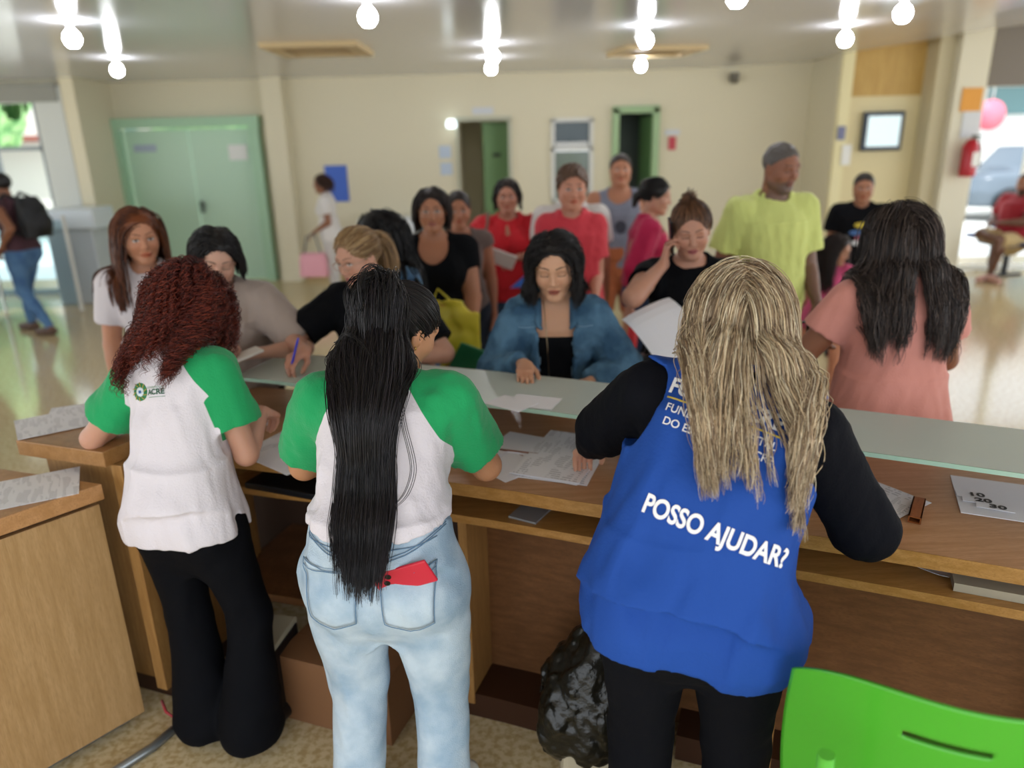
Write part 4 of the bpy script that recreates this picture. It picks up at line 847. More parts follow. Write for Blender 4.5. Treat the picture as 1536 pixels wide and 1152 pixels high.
def patch_on(p, tgt, outline, m, name, o, R, n=14, off=.003, th=.0):
    """outline: function (u,v in 0..1) -> (x,z)"""
    V = [outline(i/n, j/n) for i in range(n+1) for j in range(n+1)]; P = project(p, tgt, V, o, R, off)
    P = np.array([list(q) for q in P]); dd = R@A(0, 1, 0); G_ = P.reshape(n+1, n+1, 3); N_ = np.cross(np.gradient(G_, axis=0), np.gradient(G_, axis=1)).reshape(-1, 3); N_ /= np.maximum(np.linalg.norm(N_, axis=1, keepdims=True), 1e-9); sg = -1 if (N_@dd).sum() > 0 else 1; N_ *= sg
    idx = np.arange((n+1)**2).reshape(n+1, n+1); T_ = np.stack([idx[:-1, :-1], idx[1:, :-1], idx[1:, 1:], idx[:-1, 1:]], -1).reshape(-1, 4); T_ = T_ if sg > 0 else T_[:, ::-1]; m_ = len(P)
    rim = np.concatenate([idx[:-1, 0], idx[-1, :-1], idx[:0:-1, -1], idx[0, :0:-1]]); rim2 = np.roll(rim, -1); S_ = np.stack([rim, rim2, rim2+m_, rim+m_], 1); S_ = S_[:, ::-1] if sg > 0 else S_
    me = rawmesh(np.concatenate([P, P-N_*.0028]), np.concatenate([T_, (T_+m_)[:, ::-1], S_])); return link(name, me, m, parent=tgt)
def seam_on(p, tgt, pts, m, name, o, R, r=.0011, off=.003):
    L = []
    for a, b in zip(pts, pts[1:]):
        k = max(int(np.hypot(b[0]-a[0], b[1]-a[1])/.008), 1); L += [(a[0]+(b[0]-a[0])*i/k, a[1]+(b[1]-a[1])*i/k) for i in range(k)]
    L.append(pts[-1]); return MB().tube(project(p, tgt, L, o, R, off), r, 6).build(name, m, parent=tgt)
I3 = np.eye(3)
BLACKT = mat('black_cloth', '#08090d', .85, bump=(180, .2), spec=.15); BLACKP = mat('black_trouser', '#07080d', .85, bump=(120, .1), spec=.15)
SHOEB = mat('shoe_black', '#111113', .4)
DK = ['#120e0e', '#1a1413', '#0c0a0b']
FAST = os.environ.get('FASTP'); ONLY = os.environ.get('ONLY', '').split(',') if os.environ.get('ONLY') else None
def want(n): return ONLY is None or n in ONLY
HR = .0055
# ---------------------------------------------------------------- 1 curly red hair, white and green raglan
if want('curly'):
    p = Person('person with curly dark red hair, white shirt with green sleeves, black flared trousers', '#c4927a', res=HR, loc=(-.950, 1.93), yaw=-14, H=1.55, w=.74, hip=.90, lean=21, bend=-8, headfwd=.015, sh=-.004, head=(-6, 28, 4), eyes='down',
        R=dict(to=(-.79, 2.20, 1.00), hint=(.5, -.8, -1.2), wdir=(.05, .8, -.35), palm=(-.4, 0, -1), curl=(30, 30, 15)), L=dict(to=(-1.20, 2.28, 1.00), hint=(-.9, -.5, -1.0), curl=(15, 20, 10)),
        legs=[((.13, .03, .44), (.12, -.03, .08), (.15, .11, .03)), ((-.06, .0, .44), (-.05, -.02, .08), (-.06, .12, .03))])
    sh = p.shirt(RAG, name='shirt', off=.016, sleeve=.62, srad=.019, hem=.80, loose=[(-.1, .135, .112), (.0, .122, .104), (.1, .120, .10), (.28, .13, .095)], flare=.014, amp=.0045, wl=.12, mask=raglan, cuff=.004, neckr=.066)
    p.pants(BLACKP, off=.006, waist=.90, ankle=.035, rt=[.090, .084, .068, .062], rb=[.062, .068, .078, .090, .100], amp=.003); p.shoes(SHOEB)
    s = p.s; Rb = s.TR
    cy = s.t(-.045, -.2, .245); LG = mat('logo_green', '#2f7a4a', .6); LY = mat('logo_gold', '#b3a24a', .6)
    patch_on(p, sh, lambda u, v: ((.006+.019*v)*math.cos(u*2*PI), (.006+.019*v)*math.sin(u*2*PI)), LG, 'crest_wreath', cy, Rb, n=16, off=.0008)
    patch_on(p, sh, lambda u, v: (.013*v*math.cos(u*2*PI), .013*v*math.sin(u*2*PI)), mat('logo_pale', '#cfd9df', .6), 'crest_shield', cy, Rb, n=12, off=.0022)
    for k in range(10):
        a = k*PI/5; seam_on(p, sh, [(.015*math.cos(a), .015*math.sin(a)), (.026*math.cos(a+.25), .026*math.sin(a+.25))], LY, 'crest_ray', cy, Rb, r=.0012, off=.003)
    patch_on(p, sh, lambda u, v: (-.004+.008*u, -.004+.008*v), mat('logo_blue', '#35629a', .6), 'crest_star', cy, Rb, n=3, off=.0036)
    text_on(p, sh, 'ACRE', .021, mat('logo_text', '#2b5a44', .6), s.t(.012, -.2, .240), Rb, bold=.0006, sx=.95); text_on(p, sh, 'GOVERNO DO', .0075, LG, s.t(.012, -.2, .254), Rb)
    patch_on(p, sh, lambda u, v: (-.025+.05*u, -.0006+.0012*v), LG, 'logo_rule', s.t(.012, -.2, .226), Rb, n=6, off=.001)
    # curls
    G = 620; q, d = roots(s, G); P0c = s.HO+q@s.HR.T*s.hs; D = (d*.45+A(0, -.5, -.25))@s.HR.T; fl = np.clip(-q[:, 2]*0+1, 0, 1); Ln = .165+rng.uniform(-.05, .05, G)+.05*np.clip(q[:, 2], 0, 1)
    F2 = Field(); F2.ops = list(p.col.ops)
    F2.rc(s.hp(0, -.012, .0), s.t(0, -.045, .27), [.080, .075, .080], k=.04); St = simulate(P0c, D, Ln, F2, steps=44, g=.17, marg=.014+rng.uniform(0, .028, G), ramp=.15, clampx=(s.HO[0], .112)); t = np.linspace(0, 1, 44); n_ = len(St)
    T = np.gradient(St, axis=1); T /= np.linalg.norm(T, axis=2, keepdims=True); X = np.cross(T, A(.3, .5, .8)); X /= np.linalg.norm(X, axis=2, keepdims=True); Y = np.cross(T, X)
    def resamp(S_, m): i = np.linspace(0, S_.shape[1]-1, m); a = np.floor(i).astype(int); b = np.minimum(a+1, S_.shape[1]-1); w_ = (i-a)[None, :, None]; return S_[:, a]*(1-w_)+S_[:, b]*w_
    m_ = 84; S2, X2, Y2 = resamp(St, m_), resamp(X, m_), resamp(Y, m_); out = []; tt = np.linspace(0, 1, m_)
    for kid in range(8):
        ph = rng.uniform(0, 6.28, (n_, 1)); wl_ = rng.uniform(.020, .034, (n_, 1)); rr_ = rng.uniform(.004, .0085, (n_, 1))*(.35+.65*np.clip(tt*4, 0, 1))[None]; an = ph+tt[None]*Ln[:, None]*2*PI/wl_; off_ = rng.normal(size=(n_, 1, 3))*.006
        out.append(S2+(X2*np.cos(an)[..., None]+Y2*np.sin(an)[..., None])*rr_[..., None]+off_*tt[None, :, None])
    S3 = np.concatenate(out); PAL = ['#5a2018', '#46160f', '#6d2a1c', '#381009', '#7b3422']; m = strandmesh(S3, .0009, PAL, 5)
    def blob(f): f.el(s.hp(0, -.03, .03), A(.088, .100, .092)*s.hs, s.HR, k=.03); f.el(s.hp(0, -.045, -.05), A(.088, .070, .080)*s.hs, s.HR, k=.04)
    p.cap(['#2a0d09'], th=.010, low=None, extra=blob, more=[m], front=(.07, .075, .10), amp=.006)
# ---------------------------------------------------------------- 2 ponytail
if want('pony'):
    def tat(s, V, C):
        S, El = s.arms['L'][:2]; ax = nrm(El-S); c = S+(El-S)*.80; q = V-c; a = q@ax; o = nrm(np.cross(ax, A(0, 1, 0))); o = -o if o[0] > 0 else o; y = q@nrm(np.cross(ax, o)); xo = q@o
        m = (np.abs(y-.012*np.sin(a*120)) < .0022)*(np.abs(a) < .028)+(np.abs(a-.006-.010*np.sin(y*160)) < .0018)*(np.abs(y) < .022); m = m*(xo > .01); return np.where((m > 0)[:, None], C*.35+.02, C)
    p = Person('person with very long black ponytail, white shirt with green sleeves, pale blue jeans', '#bd8865', res=HR, loc=(-.325, 1.60), yaw=-6, H=1.57, w=1.12, hip=1.12, lean=27, bend=-1, sh=.004, head=(-38, 24, 6), eyes='down', headfwd=.01,
        R=dict(to=(-.10, 2.04, .93), hint=(.9, -.9, -1.3), curl=(20, 25, 15)), L=dict(to=(-.50, 2.06, .93), hint=(-1, -.8, -1.1), curl=(20, 25, 15)), tattoo=tat,
        legs=[((.115, .02, .45), (.12, -.03, .08), (.15, .11, .03)), ((-.105, .02, .45), (-.12, -.03, .08), (-.15, .11, .03))])
    sh = p.shirt(RAG, off=.018, sleeve=.72, srad=.012, hem=1.0, loose=[(-.1, .155, .12), (.0, .152, .12), (.1, .148, .118), (.28, .16, .11)], amp=.004, wl=.10, mask=raglan, neckr=.066)
    DEN = mat('pale_denim', '#93abc0', .8, bump=(300, .3), var=('#b9c9d6', 10, .36, .64), spec=.2)
    jn = p.pants(DEN, name='jeans', off=.009, waist=1.045, ankle=.05, rt=[.104, .100, .086, .070], rb=[.066, .066, .064, .062, .062], amp=.0038, wl=.11)
    s = p.s; DS = mat('denim_seam', '#5f7f9d', .8); PD = DEN; o = A(0, 0, 0); H_ = s.s
    for sd in (-1, 1):
        x0 = .090*sd
        def pk(u, v, x0=x0, sd=sd):
            w_ = .062*(1-.10*(1-v)); z = .745+.135*v-(.022*(1-abs(2*u-1)) if v < .01 else .022*(1-abs(2*u-1))*(1-v)**2)+.012*v*(u if sd > 0 else 1-u); return (x0+(2*u-1)*w_, z)
        pt = patch_on(p, jn, pk, PD, 'back_pocket', o, I3, n=14, off=.003)
        e = [pk(0, 1), pk(0, 0), pk(.5, 0), pk(1, 0), pk(1, 1)]; seam_on(p, jn, e, DS, 'pocket_seam', o, I3, r=.0011, off=.0062); seam_on(p, jn, [pk(0, .93), pk(1, .93)], DS, 'pocket_seam', o, I3, off=.0062); seam_on(p, jn, [pk(0, 1), pk(1, 1)], DS, 'pocket_seam', o, I3, off=.0062)
        seam_on(p, jn, [(sd*.004, .905), (sd*.09, .925), (sd*.165, .955)], DS, 'yoke_seam', o, I3); seam_on(p, jn, [(sd*.004, .899), (sd*.09, .919), (sd*.165, .949)], DS, 'yoke_seam', o, I3)
        MB().tube(project(p, jn, [(sd*.075, .945), (sd*.075, .965), (sd*.075, .985)], o, I3, .005), .004, 6).build('belt_loop', DEN, parent=jn)
    seam_on(p, jn, [(0, .905), (0, .86), (.002, .80)], DS, 'centre_seam', o, I3); seam_on(p, jn, [(.006, .905), (.006, .86), (.008, .80)], DS, 'centre_seam', o, I3); seam_on(p, jn, [(-.15, .935), (0, .930), (.15, .935)], DS, 'waistband_seam', o, I3)
    p.shoes(mat('white_shoe', '#d5d2cb', .5))
    # phone in the right back pocket
    h3 = [Vector(s.Ry@np.array(v)+s.loc) for v in project(p, jn, [(.078, .862), (.098, .862), (.078, .882)], o, I3, .004)]; ux = (h3[1]-h3[0]).normalized(); uz = (h3[2]-h3[0]); uz = (uz-ux*uz.dot(ux)).normalized(); nn = uz.cross(ux); nn = nn if nn.y < 0 else -nn
    a_ = math.radians(-68); lz = ux*math.sin(-a_)+uz*math.cos(a_); ly = -nn; lz = (lz+nn*.10).normalized(); lx = ly.cross(lz).normalized(); ly = lz.cross(lx)
    ph = MB().box((0, 0, 0), (.072, .008, .14), bev=.0035).build('smartphone', mat('phone_red', '#c8283f', .3, coat=.3), label='red smartphone sticking out of the right back pocket of the pale jeans', cat='phone')
    mw = Matrix((lx, ly, lz)).transposed().to_4x4(); mw.translation = h3[0]+uz*.004+ux*.004+nn*.006; ph.matrix_world = mw
    b = MB()
    for x, z in ((-.020, -.050), (-.020, -.028), (-.002, -.039)): b.tube([(x, -.003, z), (x, -.0062, z)], .007, 14)
    b.build('camera_lens', mat('lens_black', '#0a0a0c', .15), ph)
    # earrings
    for dz, r in ((-.040, .004), (-.056, .010)):
        c = s.hp(.078, -.004, dz); MB().tube([c+A(0, r*math.cos(a), r*math.sin(a)) for a in np.linspace(0, 2*PI, 15)], .0012, 6).build('earring', mat('gold', '#c9a25a', .25, 1), parent=p.o)
    # hair: combed back to a high tie, then the tail
    tie = A(-.012, -.098, .075); tq = s.hp(*tie); G = 700; q, d = roots(s, G, th=.006); P_ = s.HO+q@s.HR.T*s.hs; n_ = 18; t = np.linspace(0, 1, n_)[None, :, None]
    lq = q[:, None]*(1-t)+tie*t; v = (lq-CR)/(CRr+.006); rr = np.linalg.norm(v, axis=2, keepdims=True); lq = CR+v/rr*(CRr+.008+.010*t**3); S1 = s.HO+lq@s.HR.T*s.hs; m1 = strandmesh(clump(S1, 4, .003, .001), .0010, DK+['#241c1c'], 4)
    TF = Field(); TF.ops = list(p.col.ops); torso(TF, s, off=.02); TF.rc(s.hp(0, -.075, .0), s.t(-.01, -.10, .25), [.045, .06], k=.03); G = 560; r_ = rng.normal(size=(G, 3))*.012; P_ = tq+r_; back = s.HR@A(0, -1, .35); D = back[None]*.9+r_*12; D += A(0, 0, .08)
    pony_t = s.t(-.02, -.1, -.02)
    def pull(P, t): c = A(tq[0]-.012+.0*t, tq[1], 0); dx = (P[:, 0]-c[0]); lim = .045+.035*min(t*2, 1)-.035*max(t-.55, 0); return np.stack([-np.sign(dx)*np.maximum(np.abs(dx)-lim, 0)*14, 0*dx, 0*dx], 1)
    Ln = .76+rng.uniform(-.10, .03, G); tx = rng.uniform(-1, 1, G); D[:, 0] = tx*.30
    def pull2(P, t): x_t = tq[0]-.008+.012*t+tx*(.034+.036*min(t*1.3, 1)-.045*max(t-.55, 0)); return np.stack([(x_t-P[:, 0])*9, 0*tx, 0*tx], 1)
    St = simulate(P_, D, Ln, TF, steps=44, g=.42, marg=.010+rng.uniform(0, .035, G), pull=pull2)
    S2 = clump(St, 14, .006, .004, .003, .25); m2 = strandmesh(S2, .0009, DK+['#1e1a1e', '#262125'], 6)
    # flyaway strands
    a = s.t(.05, -.11, .30); fly = np.array([[tq+A(.03, -.03, -.05)*1, s.t(.075, -.13, .25), s.t(.10, -.14, .18), s.t(.115, -.14, .12), s.t(.095, -.14, .06), s.t(.06, -.15, .03)]]); i_ = np.linspace(0, 5, 40); fy = np.stack([np.interp(i_, range(6), fly[0, :, k]) for k in range(3)], -1)
    for _ in range(6): fy[1:-1] = (fy[:-2]+fy[2:])/2
    m3 = strandmesh(clump(fy[None], 4, .002, .003), .0009, DK, 4)
    def tb(f): f.el(tq, (.024, .024, .024), k=.02); f.rc(s.HO, s.hp(-.01, -.08, .07), .02, k=.03)
    p.cap(['#141011'], th=.007, extra=tb, low=0, more=[m1, m2, m3])
    MB().tube([tq+A(.024*math.cos(x), .008*math.sin(x)*0-.004, .024*math.sin(x)) for x in np.linspace(0, 2*PI, 17)], .004, 8).build('hair_tie', mat('tie', '#2a1a1e', .7), parent=p.o)
# ---------------------------------------------------------------- 3 blonde in the blue vest
if want('vest'):
    p = Person('person with long blonde hair in a blue vest reading POSSO AJUDAR? over a black top', '#cf9f84', res=HR, loc=(.385, 1.395), yaw=-14, H=1.63, w=1.18, hip=1.12, lean=23, bend=11, sh=.006, head=(4, 20, -4), eyes='down',
        R=dict(to=(.90, 1.60, .88), hint=(.6, -1.0, -1.6), wdir=(.2, .9, -.2), curl=(25, 25, 15)), L=dict(to=(.20, 1.98, .93), hint=(-1, -.5, -.5), curl=(20, 25, 15)),
        legs=[((.12, .02, .45), (.12, -.03, .08), (.15, .11, .03)), ((-.10, .02, .45), (-.11, -.03, .08), (-.13, .11, .03))])
    tp = p.shirt(mat('black_top', '#090a11', .85, bump=(180, .2), spec=.15), name='top', off=.009, sleeve=1.93, srad=.013, hem=.86, amp=.003, wl=.09)
    def armh(f, s):
        for sd in (1, -1): f.rc(s.t(sd*.243*(.6+.4*s.w), -.01, .33), s.t(sd*.240*(.6+.4*s.w), -.0, .15), [.068, .058], k=.008, op='s')
    VB = mat('vest_blue', '#1d4798', .75, bump=(140, .15), spec=.25); s = p.s
    vs = p.shirt(VB, name='vest', off=.030, sleeve=0, neck='x', hem=.765, hemn=(-.17, 0, -1), loose=[(-.1, .185, .155), (.0, .178, .155), (.12, .175, .15), (.22, .18, .135), (.28, .17, .12)], flare=.022, amp=.008, wl=.19, vert=.28, extra=armh, neckr=.07)
    p.pants(mat('black_denim', '#090a10', .85, bump=(120, .1), spec=.15), off=.007, waist=.98, ankle=.06, rt=[.102, .097, .082, .070], rb=[.070, .070, .066, .062, .06], amp=.003); p.shoes(SHOEB)
    WT = mat('print_white', '#e8e8ea', .6); YT = mat('print_yellow', '#d9c04a', .6); Rt = s.TR@Ry(7)
    text_on(p, vs, 'POSSO AJUDAR?', .053, WT, s.t(.022, -.3, .050), Rt, bold=.0016, sx=.74)
    text_on(p, vs, 'FUNDHACRE', .046, WT, s.t(-.016, -.3, .300), Rt, bold=.0016, sx=.84); text_on(p, vs, 'FUNDAÇÃO HOSPITAL', .0225, WT, s.t(-.016, -.3, .253), Rt, sx=.95, bold=.0002); text_on(p, vs, 'DO ESTADO DO ACRE', .0225, WT, s.t(-.016, -.3, .225), Rt, sx=.95, bold=.0002)
    patch_on(p, vs, lambda u, v: (-.115+.23*u, -.0016+.0032*v), YT, 'printed_rule', s.t(-.016, -.3, .275), Rt, n=16, off=.001)
    TF = Field(); TF.ops = list(p.col.ops); torso(TF, s, off=.034, loose=[(-.1, .19, .155), (.12, .175, .15), (.28, .17, .12)])
    for sd in 'RL': S_, E_ = s.arms[sd][:2]; TF.rc(S_, E_, [.068, .062], k=.03)
    PB = ['#b39a7c', '#d2bc9a', '#8d765c', '#c2ab8a', '#e6d8bc', '#7b6754', '#dccbaa', '#a08a74']
    p.long(PB, L=.37, n=600, cxo=.028, kids=18, rad=.00085, marg=.008, vol=.026, g=.30, F=TF, wave=.005, wl=.14, spread=.008, tip=.0030, part=.0, steps=34, Lvar=.10, low=.0, cl=.125, back=.3)
# ---------------------------------------------------------------- 4 pink shirt, long dark hair
if want('pink'):
    p = Person('person in a salmon pink t-shirt with long dark brown hair, back turned', '#8a5a41', res=HR*1.1, loc=(1.305, 2.42), yaw=2, H=1.62, w=1.08, hip=1.05, lean=5, head=(6, 8, 0), eyes='down',
        R=dict(to=(1.42, 2.72, 1.0), hint=(1, -.9, -.5)), L=dict(to=(1.14, 2.68, 1.04), hint=(-1, -.7, -.6)))
    p.shirt(cloth('salmon', '#d18d80'), off=.012, sleeve=.50, srad=.016, hem=.80, loose=[(-.1, .17, .13), (.0, .158, .125), (.12, .155, .12), (.28, .16, .11)], flare=.01, amp=.0045, wl=.13)
    p.pants(BLACKP, waist=.95); p.shoes(SHOEB)
    s = p.s; TF = Field(); TF.ops = list(p.col.ops); torso(TF, s, off=.018)
    p.long(['#2a211e', '#362b27', '#1d1716', '#4a3d37', '#5d4f48', '#2e2522'], L=.36, n=460, kids=14, rad=.0010, marg=.006, vol=.028, g=.33, F=TF, wave=.006, wl=.12, spread=.008, tip=.0045, part=-.01, steps=32, Lvar=.16, back=.3, cl=.18)
    b = MB().prism([(-.10, -.06), (.10, -.06), (.10, .06), (-.10, .06)], 0, .20, bev=.03).tube([(-.08, 0, .19), (-.07, 0, .42), (.07, 0, .42), (.08, 0, .19)], .008, 8); b.build('handbag', mat('black_leather', '#141417', .35, bump=(40, .4)), loc=(1.03, 2.62, .72), rz=20, label='black handbag hanging at the left side of the person in salmon pink', cat='bag')
# ---------------------------------------------------------------- 5 denim jacket
if want('denim'):
    p = Person('person in a blue denim jacket looking down, fingers on the glass shelf', '#c59678', res=HR, hres=.0021, handres=.0028, loc=(.175, 2.84), yaw=178, H=1.51, w=.90, lean=12, hs=1.10, head=(-4, 16, 2), eyes='down', brow='#2b1a14', lips='#9a5548',
        R=dict(to=(.045, 2.545, 1.035), hint=(.5, .3, -1), wdir=(0, -1, -.12), palm=(0, 0, -1), curl=(12, 30, 30)), L=dict(to=(.28, 2.62, .93), hint=(-.6, .1, -1), curl=(20, 20, 10)))
    DJ = mat('denim_jacket', '#35546e', .8, bump=(250, .4), var=('#557892', 9, .4, .6), spec=.2)
    p.shirt(BLACKT, name='top', off=.005, sleeve=0, neck='tube', hem=.90, amp=0)
    def opn(f, s):
        def fn(P): q = (P-s.W)@s.TR; return np.maximum(np.abs(q[:, 0])-.068-.05*np.clip(q[:, 2]-.24, 0, .1), .045-q[:, 1])
        f.add(fn, s.t(0, .1, .1)-.5, s.t(0, .1, .1)+.5, .012, 's'); f.el(s.t(0, .05, .37), A(.075, .09, .05), s.TR, k=.01, op='s')
    jk = p.shirt(DJ, name='denim_jacket', off=.014, sleeve=1.9, srad=.018, hem=.82, loose=[(-.1, .165, .125), (.0, .155, .12), (.12, .15, .115), (.28, .15, .105)], flare=.02, amp=.0055, wl=.075, vert=.6, extra=opn, neckr=.07)
    s = p.s; b = MB(); CL = Field()
    for sd in (1, -1):
        CL.rc(s.t(sd*.035, -.045, .375), s.t(sd*.072, .035, .345), [.010, .012], k=.005, ax=(s.TR@A(0, 0, 1), 2.2)); CL.rc(s.t(sd*.072, .035, .345), s.t(sd*.070, .098, .285), [.013, .009], k=.008, ax=(s.TR@A(sd*.6, 0, .8), 2.4))
    CL.rc(s.t(-.035, -.045, .375), s.t(.035, -.045, .375), .010, k=.005, ax=(s.TR@A(0, 0, 1), 2.2)); V, F = mesh_multi(CL, .004); p.child('collar', V, F, DJ)
    fs = mat('denim_seam_pale', '#8fabc2', .8)
    for sd in (1, -1):
        seam_on(p, jk, [(sd*.060, 1.24), (sd*.062, 1.1), (sd*.064, .9)], fs, 'placket_seam', A(0, .3, 0), I3@np.diag([1., -1, 1]), r=.0011)
        seam_on(p, jk, [(sd*.075, 1.13), (sd*.105, 1.125), (sd*.14, 1.13)], fs, 'yoke_seam', A(0, .3, 0), np.diag([1., -1, 1]), r=.001)
    p.pants(cloth('navy', '#1c2433'), waist=.96); p.shoes(SHOEB)
    MB().tube([s.t(.05, .03, .37), s.t(.040, .10, .27), s.t(.035, .128, .19), s.t(.03, .135, .06)], .0016, 6).build('bag_chain', mat('chain', '#9a8468', .3, .9), parent=p.o)
    TF = Field(); TF.ops = list(p.col.ops); torso(TF, s, off=.03)
    bang = lambda q: ~((q[:, 1] > .02) & (q[:, 2] < .03))
    p.long(DK+['#221a18'], L=.19, n=340, kids=12, rad=.0010, marg=.006, vol=.014, g=.22, F=TF, wave=.005, wl=.07, spread=.006, tip=.0045, part=.008, steps=24, Lvar=.15, rootsel=bang, back=1.0, hw=.075)
# ---------------------------------------------------------------- 6 beige shirt writing
if want('beige'):
    p = Person('person in a beige t-shirt with sleek black hair, head bowed over a phone', '#c69a85', res=.0065, hres=.0026, handres=.0032, loc=(-1.17, 3.00), yaw=192, H=1.60, w=.95, lean=22, head=(14, 22, -6), eyes='down', lips='#a4555a',
        R=dict(to=(-1.07, 2.66, 1.07), hint=(1, 0, -.8), wdir=(.6, -.6, 0), palm=(.2, .3, 1), curl=(25, 30, 20)), L=dict(to=(-.96, 2.68, 1.06), hint=(-1, 0, -.8), wdir=(-.5, -.6, 0), palm=(0, .2, -1), curl=(20, 25, 20)))
    p.shirt(cloth('beige_cloth', '#a3948b', bump=(120, .15)), off=.014, sleeve=.9, srad=.022, hem=.78, loose=[(-.1, .17, .13), (.0, .16, .125), (.28, .165, .115)], amp=.005, wl=.10, neckr=.062); p.pants(BLACKP, waist=.93); p.shoes(SHOEB); s = p.s
    p.long(DK, L=.10, n=300, kids=7, rad=.0012, marg=.004, vol=.005, g=.16, part=-.006, wave=.001, spread=.004, steps=22, back=1.3)
    MB().tube([s.t(.06, .02, .37), s.t(.02, .12, .27), s.t(-.06, .14, .12)], .008, 8).build('bag_strap', mat('black_leather', '#141417', .35), parent=p.o)
    MB().box((0, 0, 0), (.075, .15, .009), bev=.003).build('smartphone', mat('phone_pale', '#d8d4cc', .3), loc=(-.98, 2.585, 1.075), rot=(12, 0, -50), label='pale smartphone in the hands of the person in beige', cat='phone')
# ---------------------------------------------------------------- 7 blonde bun, glasses, black top, blue pen
if want('bun'):
    p = Person('person with tied blonde hair and thin glasses holding a blue pen', '#c08f78', res=.0065, hres=.0026, handres=.0032, loc=(-.53, 3.02), yaw=166, H=1.555, w=1.05, lean=16, head=(-22, 16, 4), eyes='open', lips='#a5605c', brow='#6b4d38',
        R=dict(to=(-.765, 2.66, 1.07), hint=(1, 0, -.5), wdir=(-.4, -.8, -.1), palm=(0, 0, -1), curl=(35, 40, 25), thumb=.3), L=dict(to=(-.45, 2.68, 1.03), hint=(-1, 0, -.8)))
    p.shirt(BLACKT, off=.012, sleeve=.80, srad=.016, hem=.80, amp=.004, loose=[(-.1, .17, .13), (.0, .16, .125), (.28, .16, .11)]); p.pants(BLACKP, waist=.95); p.shoes(SHOEB); s = p.s; glasses(p, '#b89b8a')
    PB2 = ['#b18f66', '#8f6f4b', '#cdb083', '#7a5c40', '#a28058']
    tie = A(0, -.115, .03); G = 520; q, d = roots(s, G, th=.006); n_ = 18; t = np.linspace(0, 1, n_)[None, :, None]; lq = q[:, None]*(1-t)+tie*t; v = (lq-CR)/(CRr+.006); rr = np.linalg.norm(v, axis=2, keepdims=True); lq = CR+v/rr*(CRr+.008+.010*t**3); S1 = s.HO+lq@s.HR.T*s.hs; m1 = strandmesh(clump(S1, 4, .004, .002), .0011, PB2, 4)
    tq = s.hp(*tie); G = 160; D = np.tile(s.HR@A(0, -1, -.1), (G, 1))+rng.normal(size=(G, 3))*.25; St = simulate(tq+rng.normal(size=(G, 3))*.01, D, .17+rng.uniform(-.03, .03, G), p.col, steps=20, g=.22, marg=.012+rng.uniform(0, .02, G)); m2 = strandmesh(clump(St, 6, .006, .004), .0013, PB2, 6)
    p.cap(['#8a6b4a'], th=.006, more=[m1, m2])
    MB().tube([(0, 0, 0), (0, 0, .012), (0, 0, .13), (0, 0, .145)], [.0008, .0040, .0042, .003], 8).build('pen', mat('pen_blue', '#2f3fd0', .3), loc=(-.805, 2.575, 1.02), rot=(14, 22, 0), label='blue pen in the hand of the person with glasses', cat='pen')
# ---------------------------------------------------------------- 8 auburn hair far left
if want('auburn'):
    p = Person('person with straight auburn hair half hidden behind the curly red hair', '#b98366', res=.008, hres=.0035, loc=(-1.58, 3.22), yaw=205, H=1.62, w=.82, lean=6, head=(10, 10, 3), brow='#5a3524')
    p.shirt(cloth('pale_lilac', '#cfc8cc'), off=.012, sleeve=.6, hem=.80); p.pants(cloth('navy', '#1c2433'), waist=.95); p.shoes(SHOEB)
    p.long(['#6e3a1c', '#53280f', '#7f4826', '#3f2014'], L=.33, n=220, kids=6, rad=.0018, marg=.006, vol=.010, g=.35, part=-.02, steps=24, back=.6)
# ---------------------------------------------------------------- 9 black hair, sleeveless denim
if want('vestdenim'):
    p = Person('person with long black hair and a sleeveless denim top behind the blonde with glasses', '#b57f66', res=.008, loc=(-.50, 3.38), yaw=118, H=1.57, w=1.05, lean=7, head=(10, 14, 0), L=dict(to=(-.36, 3.12, .86), hint=(-1, .3, 0)), eyes='down')
    p.shirt(mat('denim_vest', '#46698c', .8, bump=(250, .4), var=('#6488a8', 9, .4, .6)), name='denim_top', off=.012, sleeve=.16, hem=.85, neckr=.06); p.pants(cloth('navy', '#1c2433'), waist=.95); p.shoes(SHOEB)
    p.long(DK, L=.36, n=220, kids=6, rad=.0018, marg=.006, vol=.016, g=.35, steps=24, back=.5)
